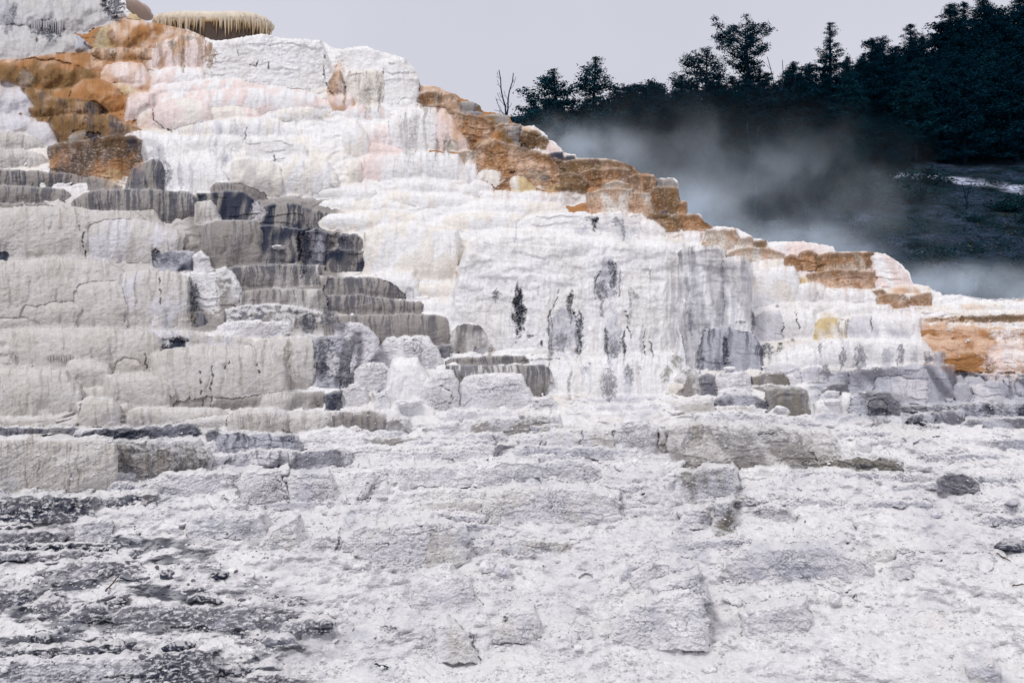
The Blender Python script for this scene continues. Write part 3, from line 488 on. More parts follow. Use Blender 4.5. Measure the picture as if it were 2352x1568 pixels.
# --- right: grey columns, white shelves, peach slope, dark ledges
sheet(4704, 1568, [
 ([(-10, 40), (30, 22), (110, 25), (152, 130)], 150, 'W', 22, dict()),
 ([(135, 100), (150, 12), (370, 10), (392, 65)], 150, 'H', 14, dict(s=.3, mix='E')),
 ([(130, 100), (160, 70), (250, 80), (260, 120)], 130, 'B', 10, dict(mix='Y')),
 ([(382, 70), (480, 60), (488, 115)], 150, 'H', 10, dict(mix='E')),
 ([(478, 95), (575, 80), (583, 135)], 145, 'B', 10, dict(mix='V', s=.4)),
 ([(300, 185), (400, 137), (600, 135), (700, 175), (735, 265)], 275, 'H', 22, dict(s=.2, mix='E')),
 ([(585, 110), (700, 96), (830, 96), (1045, 132), (1052, 172)], 210, 'P', 14, dict(mix='W')),
 ([(695, 200), (740, 182), (800, 200), (835, 295)], 305, 'O', 14, dict(s=.5, mix='B')),
 ([(802, 175), (850, 152), (900, 150), (935, 190)], 300, 'O', 14, dict(mix='E', s=.3)),
 ([(905, 200), (1000, 170), (1180, 165), (1310, 165), (1315, 275)], 310, 'O', 12, dict(s=1, sk='B', mix='E')),
 ([(850, 320), (1000, 290), (1150, 290), (1330, 300), (1368, 390)], 425, 'O', 18, dict(s=.3, mix='H', rough=1.4)),
 ([(785, 340), (900, 325), (940, 378)], 390, 'E', 12, dict(mix='Y')),
 ([(935, 370), (1005, 360), (1010, 400)], 410, 'H', 10, dict()),
 ([(1300, 200), (1330, 178), (1440, 195), (1500, 260), (1595, 395)], 415, 'P', 24, dict(mix='W', rough=1.4)),
 ([(1310, 440), (1500, 402), (1690, 400), (1722, 445)], 455, 'E', 12, dict(mix='H')),
 ([(1330, 480), (1400, 450), (1520, 455), (1565, 500)], 560, 'H', 14, dict(mix='O', s=.4)),
 ([(1565, 470), (1700, 440), (1725, 490)], 540, 'H', 12, dict(mix='O', s=.4)),
 ([(1300, 440), (1380, 420), (1410, 455)], 470, 'B', 10, dict(mix='H')),
 ([(-30, 170), (20, 127), (250, 120), (295, 150), (310, 220)], 970, 'G', 30, dict(s=.6, sk='S', wall=1, mix='W')),
 ([(280, 240), (320, 200), (420, 195), (460, 230), (490, 500)], 980, 'G', 34, dict(s=.45, sk='S', wall=1, mix='W')),
 ([(80, 800), (150, 700), (300, 680), (480, 720), (555, 850)], 985, 'X', 30, dict(s=.7, sk='D')),
 ([(-40, 500), (0, 400), (60, 460), (120, 620), (90, 800)], 960, 'W', 30, dict(flow=1)),
 ([(460, 300), (560, 265), (770, 265), (798, 330)], 540, 'W', 16, dict(mix='E')),
 ([(450, 235), (540, 220), (700, 215), (720, 260)], 300, 'W', 14, dict(mix='E')),
 ([(785, 390), (900, 370), (960, 390), (1005, 420)], 540, 'W', 14, dict()),
 ([(862, 455), (960, 412), (1100, 415), (1300, 425), (1340, 470), (1355, 525)], 540, 'W', 16, dict()),
 ([(485, 550), (700, 522), (900, 520), (1250, 510), (1265, 545)], 580, 'W', 10, dict()),
 ([(955, 575), (1080, 537), (1250, 530), (1420, 530), (1465, 580)], 620, 'W', 12, dict()),
 ([(470, 640), (560, 572), (660, 565), (690, 620), (700, 770)], 780, 'L', 20, dict(s=.3, rough=1.3)),
 ([(670, 580), (900, 560), (925, 640)], 770, 'W', 14, dict()),
 ([(950, 600), (1010, 575), (1090, 610)], 640, 'E', 10, dict(mix='Y')),
 ([(905, 660), (940, 630), (1000, 615), (1060, 625), (1090, 765)], 775, 'E', 16, dict(mix='Y', s=.3)),
 ([(1050, 650), (1140, 625), (1140, 710)], 770, 'E', 12, dict(mix='Y', s=.5, sk='V')),
 ([(1130, 670), (1165, 612), (1400, 600), (1630, 615), (1643, 700)], 775, 'W', 10, dict(s=.1, mix='L')),
 ([(690, 820), (900, 775), (1000, 762), (1400, 755), (1650, 770), (1700, 810), (1740, 880)], 960, 'W', 18, dict(s=.2)),
 ([(600, 880), (700, 850), (850, 840), (970, 850), (985, 910)], 1010, 'W', 16, dict(s=.2)),
 ([(560, 960), (700, 930), (800, 950), (840, 1000)], 1070, 'L', 16, dict()),
 ([(830, 980), (880, 958), (950, 960), (1005, 990)], 1070, 'L', 18, dict(s=.7, sk='S')),
 ([(1730, 860), (1800, 850), (1825, 920)], 950, 'X', 10, dict(s=.6, sk='S')),
 ([(1150, 1010), (1300, 970), (1500, 952), (1700, 942), (1870, 945), (1890, 1020)], 1215, 'X', 16, dict(s=.3, mix='S')),
 ([(1300, 1045), (1360, 1020), (1500, 1015), (1560, 1040), (1700, 1030)], 1215, 'X', 20, dict(s=.2, mix='L')),
 ([(1030, 1030), (1080, 990), (1180, 990)], 1080, 'X', 16, dict()),
 ([(1480, 580), (1700, 545), (2000, 520), (2352, 495)], 600, 'E', 10, dict(mix='W')),
 ([(1480, 600), (1800, 575), (2100, 570), (2352, 565)], 630, 'E', 10, dict(mix='W')),
 ([(1640, 640), (1800, 625), (1960, 612), (2230, 600), (2352, 600)], 660, 'B', 8, dict(s=.8, mix='H')),
 ([(1645, 665), (1800, 652), (2100, 655), (2352, 640)], 700, 'E', 8, dict(mix='W')),
 ([(1640, 700), (1850, 690), (2100, 700), (2352, 690)], 790, 'O', 10, dict(s=.4, mix='H', fine=1)),
 ([(1690, 800), (1900, 770), (2100, 780), (2352, 760)], 880, 'H', 10, dict(s=.4, mix='O', fine=1)),
 ([(1800, 900), (1950, 860), (2080, 850), (2140, 900)], 1000, 'O', 16, dict(s=.5, mix='H', fine=1)),
 ([(2060, 900), (2200, 850), (2352, 840)], 960, 'H', 16, dict(s=.4, mix='P', fine=1)),
 ([(1885, 960), (2000, 950), (2150, 940), (2352, 930)], 1012, 'O', 10, dict(s=.5, mix='B', fine=1)),
 ([(1885, 1000), (2000, 990), (2045, 1012), (2352, 1015)], 1070, 'D', 12, dict(mix='X', s=.3)),
 ([(1872, 1090), (1900, 1068), (1970, 1065), (1985, 1150)], 1205, 'X', 18, dict(s=.4)),
 ([(1995, 1100), (2050, 1057), (2210, 1055), (2228, 1110)], 1205, 'X', 24, dict(s=.2, mix='L')),
 ([(2215, 1040), (2300, 1030), (2352, 1040)], 1210, 'S', 16, dict(mix='X', s=.5)),
 ([(950, 1110), (1050, 1070), (1130, 1065), (1160, 1120)], 1150, 'S', 20, dict(crust=.6)),
 ([(1140, 1150), (1260, 1122), (1420, 1130), (1480, 1180), (1505, 1220)], 1300, 'S', 22, dict(crust=.9, mix='X', rough=1.5)),
 ([(1275, 1195), (1330, 1172), (1385, 1175), (1400, 1210)], 1300, 'S', 20, dict(crust=.9, s=.5, sk='N')),
 ([(950, 1150), (1000, 1120), (1090, 1125), (1100, 1180)], 1200, 'X', 18, dict(crust=.5)),
 ([(1390, 1245), (1640, 1218), (2000, 1205), (2352, 1202)], 1300, 'S', 18, dict(crust=.9, s=.5, rough=1.6, mix='X')),
 ([(1540, 1320), (1600, 1285), (1700, 1270), (1800, 1260), (1920, 1255), (1950, 1300)], 1360, 'S', 20, dict(crust=.7, s=.6, mix='X')),
 ([(1930, 1350), (1990, 1315), (2080, 1310), (2250, 1310), (2352, 1330)], 1410, 'S', 18, dict(crust=.6, mix='X')),
 ([(2080, 1260), (2150, 1230), (2300, 1235), (2352, 1250)], 1310, 'D', 18, dict(crust=.5)),
 ([(-60, 1040), (40, 940), (90, 990), (120, 1050)], 1160, 'T', 26, dict(crust=.4)),
 ([(100, 1030), (170, 1000), (230, 1020), (240, 1090)], 1150, 'S', 22, dict(crust=1, mix='T')),
 ([(220, 1040), (270, 1000), (400, 980), (480, 1020)], 1160, 'L', 26, dict(crust=.7)),
 ([(475, 1030), (560, 997), (700, 1000), (740, 1050)], 1100, 'V', 22, dict(s=.6, mix='T')),
 ([(720, 1010), (770, 1005), (800, 1060)], 1090, 'L', 20, dict(crust=.4)),
 ([(470, 1090), (600, 1080), (800, 1090)], 1130, 'T', 10, dict(crust=.4)),
 ([(575, 1120), (650, 1100), (820, 1100), (865, 1120)], 1290, 'V', 14, dict(s=1, crust=.2)),
 ([(220, 1175), (270, 1145), (330, 1140), (480, 1150), (580, 1190), (620, 1260)], 1260, 'S', 20, dict(crust=1, mix='X', rough=1.5)),
 ([(230, 1120), (340, 1105), (440, 1110), (480, 1150)], 1190, 'L', 16, dict(crust=.6)),
 ([(-60, 1190), (80, 1170), (200, 1170), (230, 1220)], 1290, 'C', 18, dict(crust=.4)),
 ([(230, 1230), (330, 1225), (500, 1225), (540, 1270)], 1300, 'C', 12, dict(crust=.2)),
 ([(600, 1260), (660, 1240), (730, 1250)], 1300, 'W', 20, dict(rough=1.5)),
 ([(900, 1210), (960, 1180), (1060, 1200), (1090, 1260)], 1290, 'W', 20, dict()),
 ([(1080, 1200), (1110, 1130), (1160, 1140), (1200, 1260)], 1280, 'W', 16, dict()),
 ([(-100, 1370), (20, 1340), (100, 1340), (300, 1345), (700, 1370), (950, 1400), (1060, 1500)], 1670, 'T', 24, dict(crust=.5, mix='C', rough=1.4)),
 ([(60, 1280), (300, 1260), (700, 1290), (900, 1320), (1000, 1370)], 1390, 'L', 16, dict(crust=.7, rough=1.6)),
 ([(780, 1420), (880, 1390), (1010, 1400), (1100, 1540)], 1660, 'C', 30, dict(crust=.6)),
 ([(1150, 1510), (1200, 1470), (1290, 1490), (1300, 1540)], 1580, 'L', 24, dict(crust=.5)),
 ([(1140, 1440), (1400, 1450), (1900, 1450), (2352, 1440)], 1500, 'W', 12, dict(crust=.5, mix='L')),
 ([(2110, 1480), (2200, 1455), (2352, 1450)], 1540, 'X', 16, dict(crust=.6, s=.5)),
])
# --- bottom left: dark slabs and ledges in pale rubble
sheet(0, 3135, [
 ([(0, 290), (400, 280), (665, 290)], 465, 'S', 8, dict(s=.7, crust=.6, mix='D')),
 ([(670, 300), (900, 275), (1070, 270), (1105, 340)], 385, 'D', 12, dict(crust=.6, s=.5)),
 ([(490, 490), (600, 445), (780, 450), (800, 540)], 595, 'X', 24, dict(crust=.9)),
 ([(1280, 500), (1400, 405), (1600, 400), (1860, 412), (1830, 480)], 575, 'X', 24, dict(crust=1, mix='L')),
 ([(1770, 640), (1870, 525), (2000, 430), (2040, 445)], 690, 'X', 16, dict(crust=.8, mix='C')),
 ([(0, 490), (200, 490), (230, 510)], 545, 'N', 12, dict(crust=.5)),
 ([(0, 555), (430, 520), (465, 570)], 625, 'S', 14, dict(crust=.7, mix='D')),
 ([(0, 640), (400, 612), (840, 600), (868, 640)], 665, 'N', 8, dict(crust=.3)),
 ([(0, 680), (300, 670), (600, 660), (700, 690)], 730, 'D', 12, dict(crust=.8, mix='S')),
 ([(300, 790), (500, 745), (700, 730), (900, 750), (1000, 790)], 860, 'S', 14, dict(crust=1, mix='L', rough=1.6)),
 ([(0, 960), (60, 920), (200, 910), (260, 960)], 1090, 'D', 24, dict(crust=.9, mix='S', rough=1.6)),
 ([(230, 1060), (330, 980), (450, 990), (480, 1060)], 1120, 'S', 24, dict(crust=.8, rough=1.5)),
 ([(450, 1130), (500, 1080), (560, 1038), (740, 1050), (775, 1140)], 1165, 'D', 14, dict(crust=.4, mix='S', under=26)),
 ([(690, 1030), (760, 1000), (850, 980), (920, 1020)], 1040, 'N', 14, dict(crust=.4)),
 ([(770, 1110), (880, 1035), (1200, 1022), (1500, 1042), (1800, 1040), (2000, 1050), (2070, 1090)], 1215, 'S', 14, dict(mix='X', crust=.35, under=20)),
 ([(1700, 1080), (1800, 1040), (1950, 1050), (2010, 1150)], 1190, 'D', 18, dict(crust=.9, mix='S')),
 ([(1300, 980), (1350, 960), (1530, 975)], 1010, 'D', 12, dict(crust=.7)),
 ([(1850, 995), (2050, 985), (2120, 1030)], 1040, 'S', 10, dict(crust=.7)),
 ([(1950, 1160), (2100, 1120), (2250, 1130), (2300, 1190)], 1230, 'S', 18, dict(crust=.9, mix='D')),
 ([(200, 1290), (230, 1230), (340, 1230), (375, 1290)], 1310, 'D', 18, dict(crust=.9)),
 ([(0, 1375), (200, 1335), (500, 1312), (830, 1300), (925, 1340)], 1440, 'N', 12, dict(crust=.5, mix='D')),
 ([(0, 1455), (400, 1420), (700, 1402), (980, 1392), (1020, 1450)], 1660, 'X', 10, dict(crust=.8, mix='S')),
 ([(970, 1420), (1050, 1370), (1150, 1345), (1400, 1330), (1490, 1360)], 1660, 'D', 16, dict(crust=.8, mix='S')),
 ([(1800, 1290), (1850, 1252), (2060, 1250), (2080, 1290)], 1320, 'D', 16, dict(crust=.7)),
 ([(1425, 1505), (1500, 1470), (1600, 1460), (1900, 1450), (2000, 1480)], 1530, 'D', 10, dict(crust=.8, mix='S')),
 ([(1700, 1520), (1900, 1500), (2100, 1540)], 1600, 'S', 12, dict(crust=.9)),
])
# --- bottom middle and right: powdery lumps
sheet(2352, 3135, [
 ([(-60, 130), (130, 95), (350, 80), (700, 70), (1000, 60), (1200, 30), (1380, 30)], 220, 'L', 24, dict(crust=.6, mix='W')),
 ([(-220, 620), (-180, 560), (-120, 540), (40, 560)], 730, 'L', 30, dict(crust=.7)),
 ([(20, 580), (80, 510), (150, 482), (400, 460), (700, 450), (800, 500), (870, 580)], 810, 'L', 34, dict(crust=.9, mix='C')),
 ([(480, 890), (560, 820), (620, 792), (770, 780), (830, 850), (930, 960), (1050, 1060)], 1080, 'L', 40, dict(crust=.5, mix='W')),
 ([(220, 330), (350, 260), (700, 230), (1000, 240)], 330, 'W', 26, dict(crust=.5, rough=1.6)),
 ([(450, 420), (650, 390), (900, 400), (1100, 430)], 470, 'L', 20, dict(crust=.7)),
 ([(980, 260), (1150, 228), (1300, 220), (1700, 230), (1900, 270)], 510, 'L', 34, dict(crust=.9, mix='C')),
 ([(1370, 60), (1500, 38), (1700, 30), (1770, 100)], 190, 'L', 20, dict(crust=.9)),
 ([(1850, 60), (2000, 40), (2200, 50), (2352, 40)], 110, 'W', 16, dict(crust=.6, rough=1.6)),
 ([(2230, 210), (2290, 170), (2380, 190)], 260, 'X', 22, dict(crust=.6)),
 ([(640, 1190), (720, 1150), (800, 1180), (900, 1300), (960, 1420)], 1430, 'L', 24, dict(crust=.5, mix='C')),
 ([(1040, 1130), (1200, 1050), (1330, 1060), (1380, 1200)], 1290, 'L', 30, dict(crust=.8, mix='C')),
 ([(1900, 870), (1960, 745), (2060, 760), (2150, 800)], 880, 'X', 24, dict(crust=.3, mix='L')),
 ([(2000, 800), (2200, 740), (2400, 760), (2500, 840)], 930, 'L', 30, dict(crust=1, mix='C')),
 ([(1850, 1170), (1960, 1065), (2100, 1010), (2250, 940), (2400, 920), (2530, 1010)], 1340, 'L', 40, dict(crust=.9, mix='W')),
 ([(1560, 1220), (1620, 1180), (1740, 1220), (1760, 1290)], 1340, 'L', 30, dict(crust=.5)),
])
sheet(4704, 3135, [
 ([(-50, 110), (200, 82), (330, 70), (385, 130), (410, 300)], 350, 'X', 26, dict(crust=.7, s=.6, sk='V', mix='L')),
 ([(370, 150), (400, 90), (600, 80), (740, 70), (795, 150)], 210, 'W', 24, dict(crust=.3)),
 ([(-20, 370), (100, 342), (180, 372), (215, 490)], 510, 'L', 30, dict(crust=.6)),
 ([(220, 330), (360, 300), (390, 420), (400, 490)], 570, 'X', 30, dict(crust=.8, mix='V')),
 ([(430, 400), (530, 350), (680, 340), (790, 420)], 470, 'L', 26, dict(crust=.9)),
 ([(1180, 450), (1230, 425), (1310, 450), (1370, 500)], 540, 'W', 34, dict(rough=1.6)),
 ([(850, 60), (1100, 20), (1400, 20), (1520, 50)], 112, 'V', 8, dict(crust=1, mix='T', rough=2)),
 ([(290, 700), (400, 640), (500, 640), (800, 630), (1000, 620), (1200, 680), (1330, 760)], 900, 'L', 36, dict(crust=.9, mix='X')),
 ([(-200, 900), (0, 830), (100, 810), (160, 900), (185, 1190)], 1240, 'L', 40, dict(crust=.9, mix='W')),
 ([(700, 600), (900, 600), (1100, 590), (1200, 640)], 780, 'L', 30, dict(crust=.8)),
 ([(400, 1080), (600, 1040), (830, 1000), (890, 1110)], 1240, 'L', 34, dict(crust=.7)),
 ([(930, 900), (990, 930), (1080, 960), (1110, 1030)], 1050, 'W', 36, dict()),
 ([(1450, 720), (1530, 700), (1580, 790)], 850, 'L', 30, dict(crust=.3)),
 ([(1200, 700), (1280, 640), (1420, 640), (1440, 690)], 730, 'W', 30, dict(rough=1.8)),
 ([(1950, 1500), (2000, 1450), (2130, 1420), (2180, 1500)], 1600, 'L', 34, dict(crust=.6, mix='C')),
 ([(1760, 170), (1860, 120), (2000, 130), (2060, 200)], 260, 'S', 22, dict(crust=1, mix='L', rough=2)),
])

# the low, broken ledges between the surveyed ones
_r = random.Random(41)
_y = 2960
while _y < 3860:
    _x = -1200 + _r.uniform(0, 500)
    while _x < 8300:
        _w = _r.uniform(300, 1150); _h = _r.uniform(44, 82); _dy = _r.uniform(-26, 26)
        if _r.random() < (.85 if _y < 3500 else .55) and not (_x < 2000 and _y > 3500) and not (_x > 5200 and _y > 3500 and _r.random() < .6):
            _n = max(4, int(_w / 110)); _t = _r.uniform(-.03, .03)
            _lip = [(_x + _w * q / _n, _y + _dy + _t * _w * q / _n + _r.uniform(-9, 9) + (26 if q in (0, _n) else 0)) for q in range(_n + 1)]
            BL.append((_lip, _y + _dy + _h + max(0, _t * _w), _r.choice('LLLXLC' if _x < 4800 else 'LLLXX'), _r.uniform(14, 24), dict(crust=_r.choice((.5, .8, 1.0)), mix=_r.choice('LXW'), s=_r.choice((0, .2, .35)))))
        _x += _w + _r.uniform(-60, 420)
    _y += _r.uniform(74, 112)
# stains with a shape of their own, navy ones also painted crack shade: (centre x, centre y, half width, half height, kind, strength)
ST = [(330, 190, 105, 62, 'N', .85), (50, 110, 55, 95, 'S', .8), (780, 30, 92, 48, 'N', .95), (800, 100, 80, 40, 'D', .7), (30, 60, 60, 60, 'X', .6),
      (90, 60, 30, 60, 'D', .6), (690, 250, 60, 60, 'V', .5), (930, 285, 70, 45, 'B', .6), (780, 290, 40, 40, 'B', .6), (655, 375, 22, 30, 'U', .8), (780, 378, 18, 34, 'U', .9),
      (985, 380, 26, 36, 'U', .6), (175, 530, 55, 62, 'T', .6), (620, 735, 60, 42, 'D', .8), (810, 865, 50, 55, 'D', .75), (580, 825, 20, 26, 'N', .6),
      (635, 930, 56, 28, 'N', .9), (850, 965, 110, 40, 'U', .9), (900, 975, 40, 45, 'D', .9), (740, 980, 40, 40, 'U', .8), (1260, 370, 22, 90, 'B', .75), (1450, 365, 42, 80, 'B', .8),
      (1185, 300, 34, 30, 'V', .8), (1290, 255, 60, 18, 'V', .7), (800, 1150, 70, 80, 'O', .7), (780, 1200, 70, 60, 'Y', .5), (860, 1080, 60, 120, 'U', .45),
      (1090, 1040, 60, 50, 'X', .7), (1125, 1200, 60, 100, 'D', .7), (960, 1220, 40, 80, 'S', .8), (1240, 1190, 20, 100, 'X', .8), (1320, 1200, 24, 120, 'X', .7), (1490, 980, 14, 40, 'X', .8),
      (1550, 1070, 20, 60, 'X', .7), (1620, 860, 14, 50, 'X', .6), (1510, 880, 14, 50, 'X', .6), (1780, 1440, 50, 60, 'L', .9), (2180, 770, 90, 40, 'T', .4),
      (2330, 470, 40, 60, 'H', .7), (2370, 640, 14, 60, 'B', .6), (2520, 660, 36, 110, 'V', .45), (2620, 640, 14, 110, 'V', .7), (2545, 600, 40, 60, 'T', .4), (2640, 950, 60, 90, 'P', .6), (2700, 1030, 80, 40, 'P', .5),
      (2540, 1130, 80, 100, 'P', .6), (2830, 990, 40, 100, 'V', .45), (2860, 860, 30, 120, 'V', .35), (3010, 1010, 16, 80, 'V', .7), (3080, 970, 40, 80, 'V', .5),
      (2910, 690, 30, 36, 'U', .7), (3030, 680, 26, 26, 'U', .7), (3250, 960, 40, 60, 'U', .6), (3640, 980, 60, 46, 'U', .75), (3590, 1010, 40, 24, 'N', .5),
      (3460, 910, 30, 30, 'B', .7), (3380, 1060, 40, 20, 'U', .6), (3530, 1185, 24, 10, 'N', .8), (3760, 1220, 40, 24, 'D', .7), (3960, 1300, 100, 50, 'U', .5), (3700, 1200, 90, 40, 'V', .5), (3800, 1290, 60, 40, 'Y', .5),
      (4100, 1525, 24, 40, 'N', .75), (4060, 1500, 50, 18, 'S', .7), (4250, 1520, 40, 30, 'S', .7), (4150, 1560, 60, 30, 'X', .6), (4320, 1600, 90, 46, 'X', .6), (4020, 1580, 50, 30, 'X', .7), (4290, 1570, 16, 60, 'D', .6),
      (4560, 1465, 60, 12, 'D', .7), (4900, 1660, 70, 24, 'B', .5), (4560, 1380, 80, 50, 'U', .5),
      # white wall, dark weeps
      (3415, 2020, 24, 40, 'D', .9), (3575, 2110, 44, 150, 'N', .95), (3575, 2090, 30, 120, 'N', .9), (3790, 2290, 22, 160, 'D', .8), (3930, 2080, 24, 90, 'N', .85), (3990, 2260, 26, 130, 'N', .9),
      (3900, 2250, 110, 150, 'X', .85), (3870, 2340, 60, 60, 'S', .7), (4180, 1880, 76, 140, 'X', .85), (4210, 1830, 34, 50, 'D', .8), (4230, 1930, 26, 70, 'D', .85), (4150, 1980, 46, 60, 'D', .7),
      (4110, 1960, 12, 60, 'N', .6), (4270, 1930, 12, 80, 'D', .7), (4225, 2280, 60, 160, 'X', .8), (4220, 2390, 50, 60, 'D', .6), (4180, 2330, 12, 110, 'N', .7), (4300, 2370, 14, 90, 'N', .8), (4150, 2120, 14, 60, 'S', .8),
      (4340, 2100, 12, 120, 'S', .6), (4370, 2030, 30, 30, 'S', .6), (4490, 2390, 8, 60, 'N', .95), (4420, 2330, 12, 110, 'X', .8), (4450, 1855, 60, 8, 'S', .6), (4480, 1880, 8, 34, 'S', .6), (3730, 2360, 8, 24, 'N', .9),
      (3660, 2312, 30, 10, 'N', .7), (3545, 1620, 8, 40, 'X', .7), (3140, 1890, 12, 24, 'B', .6), (3380, 2400, 24, 34, 'U', .6), (3710, 2000, 12, 34, 'X', .7),
      (4195, 2630, 66, 92, 'S', .9), (4330, 2560, 34, 60, 'D', .75), (4330, 2640, 30, 80, 'X', .6), (4030, 2540, 34, 40, 'X', .7), (3930, 2610, 12, 110, 'T', .8), (4590, 2560, 36, 54, 'V', .8), (4200, 2500, 14, 30, 'X', .8), (4390, 2530, 20, 40, 'X', .6),
      (4660, 2470, 40, 40, 'V', .7),
      # grey columns
      (4760, 2170, 20, 100, 'D', .6), (4830, 2440, 34, 90, 'D', .6), (5000, 2390, 22, 100, 'N', .8), (4960, 2500, 60, 60, 'D', .5), (5190, 2190, 14, 80, 'D', .8), (5110, 2220, 40, 10, 'D', .7), (5270, 2400, 80, 44, 'D', .75), (5380, 2390, 18, 30, 'N', .7),
      (4730, 2000, 16, 200, 'D', .5), (5100, 2460, 100, 70, 'X', .6), (5160, 1900, 50, 50, 'X', .5), (4800, 1900, 50, 160, 'X', .4), (4980, 2000, 30, 200, 'X', .5), (4860, 1740, 60, 30, 'L', .4),
      (5655, 2390, 16, 40, 'S', .8), (5675, 2550, 30, 50, 'S', .8), (5805, 2460, 22, 80, 'S', .8), (5925, 2450, 50, 90, 'S', .8), (6115, 2450, 42, 80, 'X', .9), (6205, 2430, 26, 80, 'S', .8), (6390, 2470, 40, 50, 'S', .8), (6290, 2460, 20, 60, 'X', .6), (5590, 2560, 40, 50, 'X', .7),
      (6100, 2560, 300, 30, 'S', .8), (5900, 2600, 130, 50, 'S', .6), (6150, 2740, 160, 40, 'S', .45), (6320, 2560, 60, 60, 'L', .6),
      (5640, 2290, 12, 60, 'Y', .5), (5790, 2300, 20, 60, 'V', .4), (5690, 2170, 30, 18, 'Y', .4), (6420, 2200, 70, 16, 'B', .7), (6600, 2200, 120, 14, 'B', .8), (6620, 2290, 120, 60, 'H', .5), (6950, 2300, 130, 60, 'W', .75), (6900, 2450, 130, 110, 'P', .8), (7000, 2430, 120, 90, 'W', .6), (6600, 2480, 120, 60, 'O', .5),
      (6640, 2565, 70, 16, 'N', .8), (6700, 2110, 100, 20, 'H', .5),
      # lower left
      (1075, 1750, 24, 40, 'N', .95), (1180, 1760, 120, 40, 'D', .6), (1340, 2040, 36, 110, 'N', .7), (1310, 1990, 24, 130, 'D', .5), (1330, 2180, 40, 50, 'V', .8), (2100, 1690, 50, 130, 'N', .9), (2060, 1660, 16, 100, 'N', .9), (1900, 1720, 60, 90, 'D', .6), (2230, 1650, 60, 60, 'D', .6), (2330, 1640, 50, 40, 'N', .6),
      (2200, 1700, 30, 100, 'X', .6), (1985, 2420, 30, 110, 'V', .85), (2240, 2450, 80, 120, 'N', .5), (2290, 2480, 40, 90, 'W', .7), (2260, 2130, 50, 70, 'D', .6), (2130, 2220, 60, 60, 'D', .8), (2290, 2200, 60, 40, 'D', .7), (1150, 2200, 40, 80, 'X', .5), (2310, 2240, 60, 30, 'S', .6),
      (1950, 2200, 90, 60, 'W', .8), (1450, 2000, 80, 100, 'W', .7), (1470, 2110, 60, 40, 'W', .7), (1520, 2290, 120, 20, 'W', .9), (1130, 2360, 40, 20, 'W', .8), (1060, 2190, 30, 40, 'W', .7), (1230, 2345, 60, 30, 'N', .8),
      (215, 2990, 22, 50, 'U', .5), (400, 2985, 80, 40, 'T', .6), (900, 3000, 200, 40, 'N', .6), (880, 3100, 40, 90, 'V', .7), (1010, 3120, 20, 90, 'V', .8), (1100, 3150, 40, 80, 'V', .6), (1300, 3020, 120, 30, 'L', .6), (1980, 3000, 50, 40, 'N', .6),
      (1180, 3370, 60, 20, 'D', .3), (1020, 3400, 50, 60, 'V', .5), (700, 3500, 46, 60, 'W', .7), (1650, 3560, 20, 20, 'N', .3), (2220, 3750, 40, 30, 'S', .4), (2350, 3700, 12, 90, 'N', .8), (2480, 3400, 10, 40, 'N', .6),
      (1300, 4330, 180, 26, 'N', .9), (1650, 4355, 60, 30, 'N', .9), (700, 4290, 200, 12, 'N', .9), (1780, 4520, 40, 14, 'N', .9), (880, 4660, 200, 18, 'N', .8), (100, 4600, 80, 60, 'D', .6), (2680, 4330, 60, 22, 'N', .9), (2640, 4590, 50, 10, 'N', .8),
      (2750, 4380, 30, 30, 'D', .5), (3270, 4410, 14, 60, 'S', .9), (3230, 4360, 12, 40, 'S', .8), (3460, 4255, 40, 10, 'N', .8), (3960, 4390, 18, 40, 'S', .8), (4300, 3990, 24, 24, 'D', .5), (3600, 3840, 90, 14, 'S', .7),
      (4760, 3290, 50, 120, 'V', .7), (4850, 3250, 40, 120, 'T', .5), (5110, 3370, 40, 80, 'S', .6), (4890, 3530, 70, 60, 'D', .55), (5240, 3520, 30, 40, 'S', .6), (5060, 3480, 50, 80, 'V', .5), (5020, 3540, 60, 60, 'D', .4), (5420, 3510, 40, 40, 'S', .5),
      (4800, 2960, 70, 90, 'V', .7), (4730, 3010, 40, 80, 'D', .5), (5700, 3170, 280, 30, 'V', .6), (5990, 3210, 100, 14, 'D', .7), (6600, 3290, 90, 40, 'S', .5), (6980, 3470, 70, 24, 'S', .6), (5360, 3680, 34, 12, 'D', .5), (5980, 3740, 70, 34, 'S', .5),
      (4880, 4210, 16, 80, 'D', .5), (5360, 4270, 60, 16, 'S', .7), (5580, 4320, 20, 40, 'S', .6), (5400, 4080, 30, 8, 'D', .6), (5880, 4120, 6, 30, 'N', .9), (5860, 4075, 24, 6, 'N', .9), (6500, 4260, 130, 50, 'H', .22), (6650, 4600, 30, 20, 'U', .5),
      (4460, 3900, 120, 40, 'S', .3), (4500, 4260, 50, 120, 'X', .5), (5060, 3010, 140, 60, 'D', .35), (6060, 2860, 60, 70, 'N', .5), (6370, 2930, 80, 24, 'N', .6), (6800, 2830, 60, 40, 'N', .5), (6250, 2880, 60, 50, 'D', .4)]
